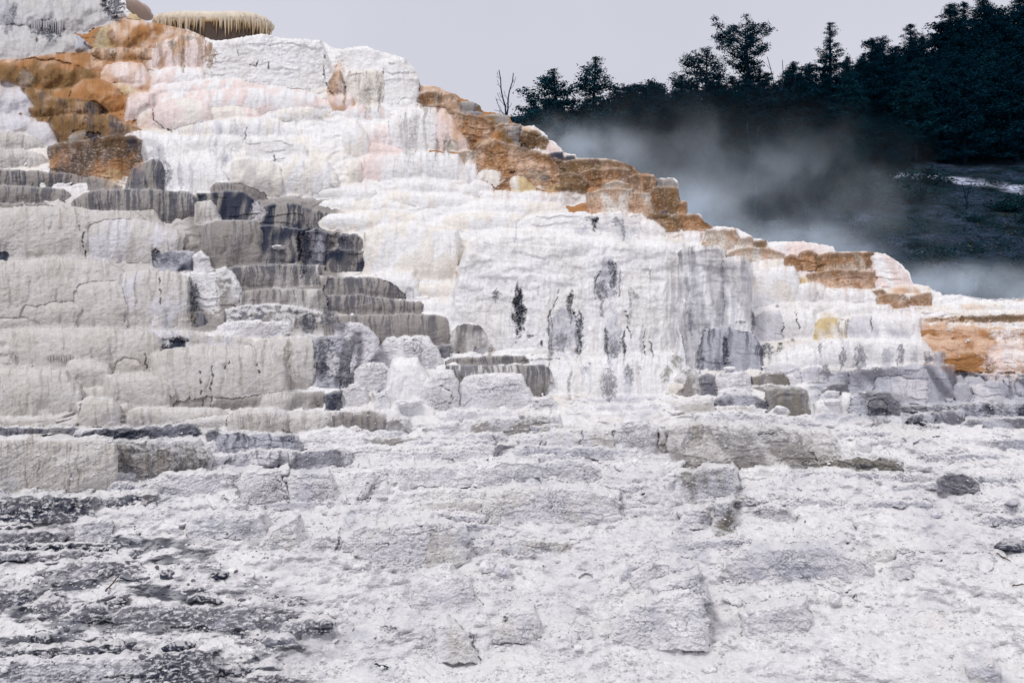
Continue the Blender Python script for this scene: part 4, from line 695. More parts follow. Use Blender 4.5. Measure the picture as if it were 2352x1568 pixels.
# narrow clefts and cracks in the stone
CR = [[(580, 1600), (572, 1690), (582, 1740), (595, 1785)], [(535, 1480), (545, 1560), (548, 1590)], [(1105, 1920), (1110, 1990), (1103, 2090)], [(1000, 2440), (1020, 2540)], [(1550, 2540), (1580, 2490)], [(1770, 2500), (1780, 2570)], [(1455, 2490), (1460, 2800)], [(1380, 2560), (1400, 2800)],
      [(1700, 880), (1690, 960)], [(1890, 1070), (1890, 1110)], [(1720, 450), (1770, 460), (1775, 420)], [(1845, 445), (1848, 475)], [(1640, 340), (1650, 380)], [(2230, 380), (2240, 560), (2300, 660)], [(1050, 750), (1060, 830), (1120, 880), (1180, 905)],
      [(545, 2870), (555, 2750)], [(3040, 2650), (3110, 2700), (3080, 2790)], [(3090, 2790), (3120, 2730)], [(3400, 3000), (3410, 3050)], [(4215, 2920), (4220, 3020)], [(3720, 3030), (3740, 3100)], [(4020, 2960), (4015, 3060)], [(4060, 1500), (4105, 1520), (4110, 1570)], [(4120, 1500), (4100, 1530)],
      [(5860, 4075), (5895, 4060)], [(5890, 4095), (5900, 4140), (5930, 4155)], [(3430, 3710), (3560, 3680)], [(2600, 3740), (2740, 3750)], [(3170, 4310), (3260, 4400), (3310, 4540)], [(4440, 2230), (4440, 2450)], [(4310, 2140), (4330, 2260), (4360, 2340)], [(4260, 2330), (4310, 2430)], [(5490, 2170), (5500, 2270)],
      [(6007, 2180), (6010, 2280)], [(5395, 2290), (5400, 2230)], [(3940, 2100), (3960, 2200), (4010, 2390)], [(3780, 2190), (3830, 2090), (3850, 2000)], [(4130, 1870), (4110, 1960)], [(4100, 3170), (4250, 3220), (4280, 3250)], [(1900, 3180), (1980, 3480)], [(1975, 3240), (1985, 3480)], [(1640, 3270), (1640, 3440)], [(780, 3590), (800, 3670)],
      [(2500, 3390), (2540, 3330)], [(2510, 3455), (2560, 3380), (2600, 3310)], [(6450, 2900), (6480, 2990)], [(5210, 3000), (5330, 2990)], [(3600, 2480), (3850, 2470)], [(2350, 2620), (2360, 2780)]]

# ------------------------------------------------------------------ the terraced hillside
GXL, GXR = -400.0, 2820.0
NC, NR = 1866, 1080
DT_Y = np.array([-120, -60, 80, 200, 400, 600, 800, 950, 1050, 1150, 1250, 1350, 1450, 1568, 1720], float)
DT_D = np.array([35.8, 35, 33.3, 31.6, 28.8, 26, 23.2, 21, 19, 17.3, 15.8, 14.4, 13.2, 12, 10.6], float)
def Dbase(y):       # y in tracing units
    return np.interp(y, DT_Y, DT_D)

def build_hill():
    gx1 = np.linspace(GXL, GXR, NC) * 3
    skx = np.array([p[0] for p in SKYLINE], float); sky_ = np.array([p[1] for p in SKYLINE], float)
    o = np.zeros(NC)
    sky_y = np.interp(gx1 + 7 * noise(gx1 / 25, o, 3) + 4 * noise(gx1 / 9, o, 4), skx, sky_) + 5 * noise(gx1 / 16, o + .5, 5) + 3 * noise(gx1 / 7, o, 6)
    v = np.linspace(0, 1, NR)[:, None]
    GY = np.maximum((1700 * 3) * (1 - v) + (-180.0) * v, sky_y[None, :])     # nothing stands above the ridge line
    GX = np.broadcast_to(gx1[None, :], GY.shape).copy()
    D0 = Dbase(GY / 3)
    X0, _, Z0 = at(GX / 3, GY / 3, D0)
    U = X0 * 1.3; yv = np.linspace(-400, 1800, 1200); Vt = np.concatenate([[0], np.cumsum(Dbase(yv[1:]) / F * np.diff(yv))]) * 1.3
    V = np.interp(GY / 3, yv, Vt)                 # metres along and up the slope
    ps = D0 / F / 3                                  # metres per survey unit
    # ragged edges everywhere
    low = sstep(2500, 3300, GY)                      # rubbly foot of the slope
    wx = 14 * noise(GX / 160, GY / 120, 10) + 9 * noise(GX / 60, GY / 60, 11) + 5 * noise(U * 3.1, V * 3.1, 12) * (0.02 / ps / 3) ** 0 + 3 * noise(U * 9, V * 9, 13)
    wy = 6 * noise(GX / 70, GY / 50, 14) + 4 * noise(U * 2.7, V * 3.3, 15) + 3 * noise(U * 8, V * 10, 16)
    WX = GX + wx * (1 + 1.6 * low); WY = GY + wy * (1 + 1.2 * low)
    SX = GX + 14 * noise(GX / 160, GY / 120, 10) + 7 * noise(GX / 60, GY / 60, 11); SY = GY + 7 * noise(GX / 90, GY / 70, 14)
    # stair of small shelves between the surveyed ones
    H = 58.0
    s = (.25 * WY + .75 * SY) / H + 2.1 * noise(GX / 420, GY / 330, 21) + 0.55 * np.abs(noise(GX / 120, GY / 200, 22)) + .5 * noise(GX / 150, GY / 60, 20)
    fr = s - np.floor(s)
    stair = sstep(0.0, 0.25, fr)                     # 0 just at the lip
    calm = 1 - (1 - sstep(1100, 1500, GX)) * (1 - sstep(900, 1200, GY)) * .9
    D = Dbase((WY + (1 - fr) * H * 0.85 * (1 - .55 * low) * calm) / 3) + (1 - stair) * 0.12 * (1 - low)
    D = D + 0.10 * (1 - low) - low * (0.55 * fbm(U * .5, V * .9, 23, 4))
    LAB = np.full(GY.shape, -1, np.int16)
    LIPD = np.full(GY.shape, 200.0, np.float32)      # survey units below the lip
    ROUGH = np.ones(GY.shape, np.float32); STREAK = np.zeros(GY.shape, np.float32); CRUST = np.zeros(GY.shape, np.float32)
    FLOW = np.zeros(GY.shape, np.float32)
    CRUST += 0.45 * sstep(2700, 3200, GY).astype(np.float32) * (0.5 + 0.8 * sstep(-.2, .5, noise(GX / 170, GY / 110, 31)))
    COL = np.empty(GY.shape + (3,), np.float32)
    # ground colour between shelves
    mixn = fbm(U * .5, V * .7, 41, 3)
    tl = sstep(-.15, .35, mixn)[..., None]
    COL[:] = PAL['W'] * (1 - tl) + PAL['E'] * tl
    lowc = .95 * PAL['W'] * (1 - tl * .7) + .96 * PAL['L'] * tl * .7
    COL[:] = COL * (1 - low[..., None]) + lowc * low[..., None]
    def region(x0, x1, y0, y1, k, soft=120):
        m = sstep(x0 - soft, x0 + soft, WX) * (1 - sstep(x1 - soft, x1 + soft, WX)) * sstep(y0 - soft, y0 + soft, WY) * (1 - sstep(y1 - soft, y1 + soft, WY))
        COL[:] = COL * (1 - m[..., None]) + PAL[k] * m[..., None]
    region(-1900, 1500, 1350, 3100, 'C'); region(-1900, 1030, 120, 880, 'O', 50); region(-1900, 700, 350, 900, 'B', 60); region(1300, 2350, 1350, 2300, 'T', 60); region(2900, 3600, 620, 1200, 'O', 60)
    region(3700, 4500, 1120, 1500, 'O', 60); region(6350, 8900, 2200, 2570, 'H', 60); region(5600, 8900, 2560, 2900, 'X', 60)
    # broken dark beds low on the left
    dk = (1 - sstep(1300, 2900, GX + 0.55 * (4704 - GY))) * sstep(3480, 3750, GY)
    bed = fbm(U * 1.1 + 3, V * 4.2, 43, 4) + 0.45 * fbm(U * 3, V * 9, 44, 3)
    dkm = np.clip(dk * 1.15, 0, 1) * sstep(-.08, .14, bed)
    COL[:] = COL * (1 - .92 * dkm[..., None]) + (.5 * PAL['D'] + .15 * PAL['S'] + .35 * PAL['N']) * .92 * dkm[..., None]
    order = sorted(range(len(BL)), key=lambda i: BL[i][1])
    for i in order:
        lip, yb, k, r, op = BL[i]
        lx = np.array([p[0] for p in lip], float); ly = np.array([p[1] for p in lip], float)
        x0, x1 = lx[0], lx[-1]
        c0 = max(0, int((x0 - 60 - gx1[0]) / (gx1[1] - gx1[0]))); c1 = min(NC, int((x1 + 60 - gx1[0]) / (gx1[1] - gx1[0])) + 2)
        if c1 <= c0: continue
        sl_ = (slice(None), slice(c0, c1))
        yy = GY[sl_]; rows = np.where(((yy > ly.min() - 60) & (yy < yb + 60)).any(axis=1))[0]
        if not len(rows): continue
        sl_ = (slice(rows[0], rows[-1] + 1), slice(c0, c1))
        x, y = WX[sl_], WY[sl_]
        soft = op.get('dome') or op.get('flow') or op.get('wall') or (k in 'CTEWPH' and not op.get('crust') and op.get('rough', 1) < 1.2)
        if soft: x = .2 * x + .8 * SX[sl_]; y = .2 * y + .8 * SY[sl_]
        # scalloped lip: rounded lobes along the edge
        lob = (np.abs(noise(x / 75 + i * 3.1, x * 0 + i, 51)) * 9 + np.abs(noise(x / 31 + i, x * 0 + i, 52)) * 5) * min(1, r / 18)
        yt = np.interp(x, lx, ly) + lob - 3
        dt = y - yt; dl = np.minimum(x - x0, x1 - x)
        ins = (dt > 0) & (dl > 0) & (y < yb)
        if not ins.any(): continue
        m_per = float(Dbase(yb / 3)) / F / 3
        hgt = max(yb - ly.min(), 10)
        Db = float(Dbase(yb / 3))
        wm = min((x1 - x0), 900)
        xc = (x0 + x1) / 2
        lean = 0.16 if not op.get('dome') else 0.42
        if op.get('wall'): lean = 0.10
        if op.get('flow'): lean = 0.5
        dep = Db + lean * (yb - y) * m_per
        dep = dep + np.minimum(((x - xc) / (x1 - x0) * 2) ** 2, 1) * min(wm * m_per * 0.10, 0.7)
        rr = min(r * (1.6 if op.get('dome') else (2.0 if (soft and k in 'CEWP') else (1.5 if k == 'T' else 1.0))), hgt * 0.75)
        t = 1 - np.clip(dt / rr, 0, 1)
        dep = dep + rr * m_per * 1.5 * (1 - np.sqrt(np.maximum(1 - t * t, 0)))
        rs = min(r * (4.5 if op.get('wall') else 1.5), (x1 - x0) * .45)
        t = 1 - np.clip(dl / rs, 0, 1)
        dep = dep + rs * m_per * (.9 if soft else 1.2) * (1 - np.sqrt(np.maximum(1 - t * t, 0)))
        if op.get('dome'):
            ya = ly.min(); hh_ = (yb - ya)
            q = ((x - xc) / ((x1 - x0) / 2)) ** 2 * .8 + ((yb - hh_ * .38 - y) / (hh_ * .66)) ** 2 * .85
            q = q * (1 + .25 * noise(x / 90 + i, y / 90, 56))
            th_ = min((x1 - x0) / 2, hh_) * m_per
            dep = Db + .30 * (yb - y) * m_per + th_ * 1.05 * (1 - np.sqrt(np.clip(1 - q, .02, 1))) - (.30 if k not in 'GLX' else .14) * th_ * fbm(x / 80 + i * 3, y / 110, 57, 3)
        if op.get('fine'):
            q = (y + 26 * noise(x / 170, y / 45 + i, 153) + 8 * np.abs(noise(x / 30, y / 60, 195))) / 30 + .9 * noise(x / 260, y / 70, 154); q = q - np.floor(q)
            dep = dep - 10 * m_per * q * sstep(-.4, .2, noise(x / 120, y / 60, 196))
        if op.get('under'):
            t = np.clip((y - (yb - op['under'])) / op['under'], 0, 1)
            dep = dep + op['under'] * m_per * 1.3 * (1 - np.sqrt(np.maximum(1 - t * t, 0)))
        dts = dt
        if soft and not op.get('dome') and not op.get('wall'):
            tb = np.clip(dt / np.maximum(yb - yt, 20), 0, 1)
            dep = dep - .17 * min(hgt, 260) * m_per * np.sin(math.pi * tb ** .8)
            gv = np.abs(noise(x / 105 + i * 1.7, y / 700 + i, 170)); gv2 = np.abs(noise(x / 38 + i * 2.3, y / 420, 171))
            dep = dep + m_per * min(1, hgt / 160) * (20 * (1 - np.minimum(gv * 3.2, 1)) ** 2 + 5 * (1 - np.minimum(gv2 * 2.6, 1)) ** 2) * sstep(-.35, .3, noise(x / 210 + i, y / 160, 172))
        # faint inner shelves on tall faces
        if hgt > 120 and not op.get('dome') and not soft:
            q = (y + 40 * noise(x / 230, y / 150 + i, 53) + 10 * np.abs(noise(x / 40, y / 150 + i, 55))) / 62
            q = q - np.floor(q)
            dep = dep - 0.07 * q * sstep(.0, .4, noise(x / 260 + i, y / 120, 54)) * m_per / .0055
        if yb > 2900 and not op.get('under'):
            y_m = float(np.median(ly)); z_t = EYE - (y_m / 3 - 950) / F * Db
            back = float(Dbase(y_m / 3)) - Db + .15
            ht = np.clip(3 * F * back * max(EYE + .35 - z_t, .25) / Db ** 2, 8, 75) * (.7 + .5 * noise(x / 120 + i, y * 0, 193))
            tt = np.clip(-dt / np.maximum(ht, 4), 0, 1)
            lipdep = dep
            tread = (dt <= 0) & (dt > -ht) & (dl > 0)
            dep = np.where(tread, lipdep + back * 1.1 * tt ** 1.2, dep)
            ins = ins | tread
        win = ins & (dep < D[sl_] + (0.06 if not op.get('dome') else .25))
        D[sl_] = np.where(win, dep, D[sl_])
        LAB[sl_] = np.where(win, i, LAB[sl_])
        LIPD[sl_] = np.where(win, dt, LIPD[sl_])
        ROUGH[sl_] = np.where(win, op.get('rough', 1.3 if k in 'CT' else 1.0), ROUGH[sl_])
        STREAK[sl_] = np.where(win, op.get('s', 0.06), STREAK[sl_])
        CRUST[sl_] = np.where(win, op.get('crust', 0.0), CRUST[sl_])
        FLOW[sl_] = np.where(win, 1.0 if (op.get('flow') or op.get('dome')) else 0.0, FLOW[sl_])
        cb = PAL[k]; cm_ = PAL[op['mix']] if 'mix' in op else cb * (0.93, .92, .90)
        mm = sstep(-.12, .3, noise(U[sl_] * .9 + i, V[sl_] * .9, 61) * .7 + .5 * noise(U[sl_] * 3.2, V[sl_] * 1.4 + i, 62))[..., None]
        cc = cb * (1 - mm) + cm_ * mm
        if 's' in op:
            # weeping streaks that start at the lip
            n1 = noise(x / 34 + i * 7.7, y / 520 + i, 63) + .75 * noise(x / 13 + i, y / 260, 64) + .35 * noise(x / 5.5, y / 90, 65)
            sv_ = min(1, op['s'] * 1.15 + (.2 if k in 'CT' else 0))
            a = sstep(.62 - .85 * sv_, 1.0 - .7 * sv_, n1 + .22 * noise(x / 9, y / 22, 66) + .35 * noise(x / 300 + i, y / 200, 156))
            fade = 1 - .6 * np.clip(dts / min(max(hgt, 60), 160), 0, 1) * (1 if op['s'] < .85 else .5)
            dk_ = PAL[op.get('sk', {'C': 'V', 'T': 'D', 'W': 'X', 'E': 'C', 'L': 'X', 'S': 'N', 'D': 'N', 'O': 'B', 'H': 'O', 'B': 'U', 'P': 'H'}.get(k, 'S'))]
            a = (a * fade * min(1, .35 + op['s']))[..., None]
            cc = cc * (1 - .8 * a) + dk_ * .8 * a
        if k in 'OHBUY' and not op.get('dome') and not op.get('fine'):
            v1 = fbm(x / 46 + i, y / 60, 67, 4); v2 = noise(x / 12, y / 40 + i, 68) + .6 * noise(x / 6, y / 12, 69)
            a = (sstep(.05, .55, v1 + .3 * v2) * .6)[..., None]; cc = cc * (1 - a) + (PAL['U'] if k in 'OBU' else PAL['B']) * a
            a = (sstep(.1, .5, -v1 + .25 * v2) * .5)[..., None]; cc = cc * (1 - a) + (PAL['H'] if k in 'OBU' else PAL['E']) * a
            a = (sstep(.15, .6, noise(x / 17 + i, y / 13, 199) + .6 * noise(x / 7, y / 6, 200)) * .6)[..., None]; cc = cc * (1 - a) + PAL['U'] * a
            a = (sstep(.25, .6, noise(x / 23 - i, y / 9, 211) + .5 * noise(x / 8, y / 5, 212)) * .5)[..., None]; cc = cc * (1 - a) + PAL['E'] * a
            if not op.get('dome'):
                a = ((1 - sstep(8, 75, dt + 26 * v2)) * sstep(3, 12, dt) * .72)[..., None]; cc = cc * (1 - a) + PAL['U'] * a
        if op.get('dome') and k in 'OHBYUP':  # mineral patches plus painted shading: browner foot, peach top
            v1 = fbm(x / 120 + i, y / 90, 184, 4); v2 = noise(x / 22 + i, y / 160, 185) + .5 * noise(x / 9, y / 70, 186)
            a = (sstep(.0, .5, v1 + .35 * v2 + .5 * (dt / hgt - .5)) * .55)[..., None]; cc = cc * (1 - a) + PAL['B' if k in 'OHY' else ('U' if k in 'BU' else 'H')] * a
            a = (sstep(.05, .5, -v1 + .3 * v2 - .5 * (dt / hgt - .35)) * .5)[..., None]; cc = cc * (1 - a) + PAL['H' if k in 'OBUY' else 'E'] * a
        if op.get('crust'):
            # the tops of crusty blocks carry white powder that thins downwards
            a = (1 - sstep(.02, .5, dt / max(hgt, 40) + .45 * noise(x / 45 + i, y / 30, 60) + .3 * noise(x / 14, y / 12, 59)))
            a = np.maximum(a, .8 * (1 - sstep(8, 55, dl + 30 * noise(x / 20, y / 25 + i, 58))))
            a = (a * ((.55 if ly.min() > 2900 else .75) if k in 'LXTCW' else .16))[..., None]
            cc = cc * (1 - a) + PAL['W'] * a
        if ly.min() > 4250 - 1200 and k in 'LXCW' and op.get('crust'):
            e_ = np.minimum(dl / (.32 * (x1 - x0) / 2 + 30), (yb - y) / (.3 * hgt + 10))
            a = (1 - sstep(.2, 1.0, e_ + .5 * noise(x / 50 + i, y / 34, 162) + .3 * noise(x / 15, y / 12, 163)))[..., None] * .6
            cc = cc * (1 - a) + PAL['W'] * .92 * a
        if yb > 2900 and not op.get('under'):
            a = np.where(dt <= 4, .9 * sstep(-.5, .1, noise(x / 30, y / 20 + i, 194)), 0)[..., None]
            cc = cc * (1 - a) + PAL['W'] * .93 * a
        if k in 'DNSX' and yb > 3250 and x0 < 2700:
            a = (sstep(.12, .42, noise(x / 48 + i, y / 22, 240) + .6 * noise(x / 17, y / 10, 241) + .35 * noise(x / 7, y / 5, 242)) * .85)[..., None]
            cc = cc * (1 - a) + PAL['W'] * .95 * a
        # pale crust on the very lip
        rim = (1 - sstep(2, 14, dts))[..., None] * (.22 if k in 'OBHUY' else (.38 if k in 'TCSVE' else .3))
        if op.get('dome'): rim = rim * 0
        cc = cc * (1 - rim) + np.minimum(cb * .4 + PAL['W'] * .6, .86) * rim
        COL[sl_] = np.where(win[..., None], cc, COL[sl_])
    # neighbouring shelves grow into one another
    SOFTB = np.array([1.0 if (o_.get('dome') or o_.get('flow') or (k_ in 'CTEWPH' and not o_.get('crust') and o_.get('rough', 1) < 1.2)) else .35 for _, _, k_, _, o_ in BL] + [.8])
    SOFTB[:-1] = [.45 if (k_ in 'CT' and not o_.get('dome')) else v_ for (_, _, k_, _, o_), v_ in zip(BL, SOFTB)]
    sm = blur(SOFTB[LAB].astype(np.float32), 3) * (1 - .8 * low)
    sm = sm * .62
    D = D * (1 - sm) + (.75 * blur(D, 1) + .25 * blur(D, 3)) * sm
    ORG = np.array([1.0 if k_ in 'OHBUY' else 0.0 for _, _, k_, _, _ in BL] + [0.0])[LAB].astype(np.float32)
    om = blur(ORG, 7); om = np.clip(om * 1.6, 0, 1) * .38 * (1 - low)
    COL[:] = COL * (1 - om[..., None]) + blur(COL, 3) * om[..., None]
    # tinted water running on below the orange shelves
    carry = np.zeros(NC, np.float32); DR = np.zeros(GY.shape, np.float32); dyr = np.abs(GY[1, NC // 2] - GY[0, NC // 2])
    for r_ in range(GY.shape[0] - 1, -1, -1):
        carry = np.maximum(carry * math.exp(-dyr / 55.0), ORG[r_]); DR[r_] = carry
    DR = blur(DR, 1) * (1 - ORG) * sstep(-.15, .45, noise(SX / 26, GY / 420, 197) + .5 * noise(SX / 9, GY / 200, 198)) * (1 - low)
    COL[:] = COL * (1 - .5 * DR[..., None]) + (.6 * PAL['H'] + .4 * PAL['O']) * .5 * DR[..., None]
    # ---------------- surface relief
    amp = 1.0 + 1.6 * low * (0.02 / np.maximum(ps * 3, .004)) ** .3
    rl = ROUGH
    bw1, bw2, bv = worley(U * 2.3 + .3 * noise(U * 2, V * 2, 70), V * 2.9 + .3 * noise(U * 2, V * 2, 71), 72)
    pil = np.sqrt(np.maximum(1 - bw1 * bw1 * .8, 0)) * 0.06 * sstep(-.3, .3, noise(U * .45, V * .5, 69))
    rel = 0.11 * fbm(U * .7, V * .8, 73, 2) + pil * (1 - .6 * FLOW)
    w1, w2, wv = worley(U * 6.5, V * 8.5, 75)
    rel = rel + (.016 * (1 - w1)) * (1 - .5 * FLOW) * rl
    rel = rel + (.019 + .02 * (rl - 1)) * fbm(U * 6, V * 8, 76, 3) * 1.0 + .009 * rl * noise(U * 23, V * 30, 77) + .10 * np.clip(rl - 1, 0, 1.5) * fbm(U * 2.4, V * 3.4, 74, 3)
    flute = np.abs(noise(GX / 22, GY / 330, 78)) + .5 * np.abs(noise(GX / 9, GY / 150, 79))
    rel = rel - (.045 + .03 * FLOW) * flute * np.clip(STREAK * 1.4, 0, 1)
    WALL = np.isin(LAB, [i for i in range(len(BL)) if BL[i][4].get('wall') or BL[i][4].get('flow')])
    fold = np.abs(noise(SX / 70, GY / 480, 157)) + .6 * np.abs(noise(SX / 30, GY / 300, 158)) + .25 * np.abs(noise(SX / 12, GY / 160, 159))
    WB = np.isin(LAB, [i for i in range(len(BL)) if BL[i][4].get('wall')])
    stp = noise(SX / 300, SY / 70, 180) + .6 * np.abs(noise(SX / 120, SY / 90, 181))
    rel = rel + WB * (.26 * fbm(U * .45, V * .38, 182, 3) + .08 * sstep(-.1, .5, stp) * (1 - .7 * sstep(1900, 2200, GY)) + .10 * fbm(SX / 60, GY / 110, 183, 3))
    rel = rel - .10 * fold * WALL * sstep(1500, 1950, GY + 300 * noise(GX / 200, GY / 900, 160))
    wash = WALL * sstep(.25, .75, fold + .3 * noise(SX / 40, GY / 250, 161)) * sstep(1750, 2350, GY + .12 * (GX - 4200)) * (.06 + .30 * sstep(4550, 4720, GX) * (1 - sstep(5200, 5320, GX)))
    COL[:] = COL * (1 - wash[..., None]) + PAL['X'] * wash[..., None]
    ledge = noise(GX / 140, WY / 9, 80)
    rel = rel + .006 * ledge * (1 - low)
    # crusty, cracked stone
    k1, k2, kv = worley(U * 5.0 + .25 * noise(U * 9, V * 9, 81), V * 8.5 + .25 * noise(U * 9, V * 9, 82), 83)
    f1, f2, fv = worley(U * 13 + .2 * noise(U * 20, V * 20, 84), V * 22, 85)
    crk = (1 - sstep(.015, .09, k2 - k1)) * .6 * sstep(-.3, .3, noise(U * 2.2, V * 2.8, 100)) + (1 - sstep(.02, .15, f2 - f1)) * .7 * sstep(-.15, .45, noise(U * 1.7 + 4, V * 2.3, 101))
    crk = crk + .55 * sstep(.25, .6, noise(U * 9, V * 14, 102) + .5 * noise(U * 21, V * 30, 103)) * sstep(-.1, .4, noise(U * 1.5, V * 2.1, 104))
    rel = rel + CRUST * (.05 * (kv - .5) + .03 * (fv - .5) - .05 * np.clip(crk, 0, 1))
    # rubble at the foot
    rub = fbm(U * 2.1, V * 2.6, 86, 5, .6)
    rb1, rb2, rbv = worley(U * 7.5, V * 9, 87)
    rel = rel + low * (.11 * fbm(U * 1.6, V * 2.0, 86, 3, .5) + .045 * (rbv - .35) * sstep(.02, .2, rb2 - rb1) * sstep(-.2, .5, noise(U * .9, V * 1.1, 88)) + .022 * noise(U * 30, V * 36, 89) + .012 * noise(U * 62, V * 70, 189)
                       + .02 * np.abs(noise(U * 14, V * 18, 90)))
    fore = np.clip(D0 / 38, .34, .85) / np.clip(D0 / 28, .6, 1)
    D = D - rel * np.clip(D0 / 34, .4, .9) * (.78 + .22 * low)
    # ---------------- mineral colour, with crack shade painted in
    L1 = lambda a: a[..., None]
    spk = CRUST * np.clip(crk, 0, 1.2) * sstep(-.5, .35, noise(U * 1.3, V * 1.9, 91))  # shade of the crust cracks, painted as dark colour
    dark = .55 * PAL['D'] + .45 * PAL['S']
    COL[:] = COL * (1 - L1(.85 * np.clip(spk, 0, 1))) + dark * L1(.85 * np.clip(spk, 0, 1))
    gp = low * sstep(.1, .5, fbm(U * .8, V * 1.2, 92, 4)) * .5
    COL[:] = COL * (1 - L1(gp)) + PAL['X'] * L1(gp)
    # stains; the navy ones also paint crack shade and sink in
    for j, (cx, cy, rx, ry, k, st) in enumerate(ST):
        c0 = max(0, int((cx - rx * 1.7 - 40 - gx1[0]) / (gx1[1] - gx1[0]))); c1 = min(NC, int((cx + rx * 1.7 + 40 - gx1[0]) / (gx1[1] - gx1[0])) + 2)
        yy = GY[:, c0:c1]; rows = np.where(((yy > cy - ry * 1.7 - 40) & (yy < cy + ry * 2.3 + 40)).any(axis=1))[0]
        if not len(rows) or c1 <= c0: continue
        sl_ = (slice(rows[0], rows[-1] + 1), slice(c0, c1))
        x = WX[sl_]; y = WY[sl_]
        yq = (y - cy) / ry; yq = np.where(yq > 0, yq / 1.45, yq * 1.15)
        q = ((x - cx) / (rx * (1 + .25 * np.clip(yq, -1, 0)))) ** 2 + yq ** 2
        q = q + .9 * noise(x / (8 + .3 * rx), y / (8 + .3 * ry) + j, 93) + .55 * noise(x / 11, y / 15 + j, 94) + .4 * noise(x / 5, y / 6, 95)
        m = (1 - sstep(.2, 1.35, q)) * st * (.62 + .5 * sstep(-.35, .25, noise(x / 7, y / 12, 105) + .7 * noise(x / 16, y / 34 + j, 106)))
        m = np.clip(m, 0, .84)
        COL[sl_] = COL[sl_] * (1 - m[..., None]) + PAL[k] * m[..., None]
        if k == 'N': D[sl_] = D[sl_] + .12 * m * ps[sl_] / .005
    for j, pl in enumerate(CR):
        for (ax, ay), (bx, by) in zip(pl[:-1], pl[1:]):
            c0 = max(0, int((min(ax, bx) - 40 - gx1[0]) / (gx1[1] - gx1[0]))); c1 = min(NC, int((max(ax, bx) + 40 - gx1[0]) / (gx1[1] - gx1[0])) + 2)
            yy = GY[:, c0:c1]; rows = np.where(((yy > min(ay, by) - 40) & (yy < max(ay, by) + 40)).any(axis=1))[0]
            if not len(rows) or c1 <= c0: continue
            sl_ = (slice(rows[0], rows[-1] + 1), slice(c0, c1))
            x = WX[sl_] + 7 * noise(GX[sl_] / 16, GY[sl_] / 22, 96); y = WY[sl_] + 7 * noise(GX[sl_] / 20, GY[sl_] / 16, 108)
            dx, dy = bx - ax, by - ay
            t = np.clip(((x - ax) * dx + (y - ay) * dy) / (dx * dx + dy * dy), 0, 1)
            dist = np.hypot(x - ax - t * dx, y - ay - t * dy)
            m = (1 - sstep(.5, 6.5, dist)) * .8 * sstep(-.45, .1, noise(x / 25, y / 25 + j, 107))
            COL[sl_] = COL[sl_] * (1 - m[..., None]) + (PAL['D'] * .6) * m[..., None]  # shadow inside the cleft painted dark
            D[sl_] = D[sl_] + .10 * m * ps[sl_] / .005
    pit_shade = low * sstep(.38, .62, noise(U * 16, V * 26, 190) * .7 + .5 * noise(U * 37, V * 52, 191)) * sstep(-.25, .35, noise(U * 1.6, V * 2.2, 192)) * .6  # dark specks; small pit shadows painted into the colour
    COL[:] = COL * (1 - L1(pit_shade)) + PAL['D'] * L1(pit_shade)
    # fine tone
    tone = 1 + .08 * noise(U * 5, V * 7, 97) + .08 * noise(U * 17, V * 25, 98) + (1 - low) * (.07 * noise(SX / 9, GY / 90, 230) + .06 * noise(SX / 30, GY / 260, 231) + .05 * noise(GX / 8, GY / 7, 232))
    COL *= L1(tone)
    X, Y, Z = at(GX / 3, GY / 3, D)
    # white powder settled on upward ledges of the crusty part
    dz = np.gradient(Z, axis=0); dy_ = np.gradient(Y, axis=0)
    up = sstep(.75, 2.2, dy_ / np.maximum(np.abs(dz), 1e-4)) * sstep(2300, 3000, GY) * (.35 + .65 * low)
    up = up * sstep(-.35, .15, noise(U * 3, V * 3, 99)) * (.45 + .55 * sstep(.10, .35, COL[..., 1]))
    COL[:] = COL * (1 - L1(.75 * up)) + PAL['W'] * .90 * L1(.75 * up)
    COL *= L1(1 - .02 * low)
    COL = np.clip(COL, .004, .86)
    # back of the ridge: rolls over and falls behind
    bd = [(.12, .0), (.35, -.02), (.8, -.06), (1.6, -.2), (3, -.7), (5, -2), (8, -6)]
    Xs = [X]; Ys = [Y]; Zs = [Z]; Cs = [COL]; Ls = [LAB]
    for dy, dz in bd:
        k = (Y[-1] + dy) / Y[-1]
        Xs.append((X[-1] * k)[None]); Ys.append((Y[-1] + dy)[None]); Zs.append((Z[-1] + dz + .05 * noise(gx1 / 30, gx1 * 0 + dy, 5))[None]); Cs.append(COL[-1:]); Ls.append(LAB[-1:])
    # trodden ground in front of the first ledges, running under the viewpoint
    fr_ = [(6.5, .05), (2.0, .02), (-16, 0)]
    for dy, z in fr_:
        Xs.insert(0, (X[0] * 1.0 * (1 + max(0, 6.5 - dy) * .08))[None]); Ys.insert(0, np.full((1, NC), dy)); Zs.insert(0, np.full((1, NC), z)); Cs.insert(0, COL[:1]); Ls.insert(0, LAB[:1])
    P = np.stack([np.concatenate(a) for a in (Xs, Ys, Zs)], -1)
    CC = np.concatenate(Cs); LL = np.concatenate(Ls)
    # the hillside goes on past both edges of the view
    for sgn in (-1, 1):
        e_ = 0 if sgn < 0 else -1
        Pe = P[:, e_].copy(); Ce = box1(box1(CC[:, (slice(0, 40) if sgn < 0 else slice(-40, None))].mean(1), 9, 0), 9, 0); cols = []
        for dx in (.5, 1.2, 2.2, 3.6, 5.5, 8, 12, 18, 30, 60):
            q = Pe.copy(); q[:, 0] += sgn * dx; wob = .35 * fbm(Pe[:, 2] * 1.3 + sgn * 9, np.full(len(Pe), dx * .6), 220, 3) * min(1, dx)
            q[:, 1] += wob + .02 * dx * (1 if sgn > 0 else -.5); q[:, 2] += (-.05 * dx * np.clip(Pe[:, 2] - .5, 0, 6) / 6 if sgn > 0 else .01 * dx)
            cols.append(q)
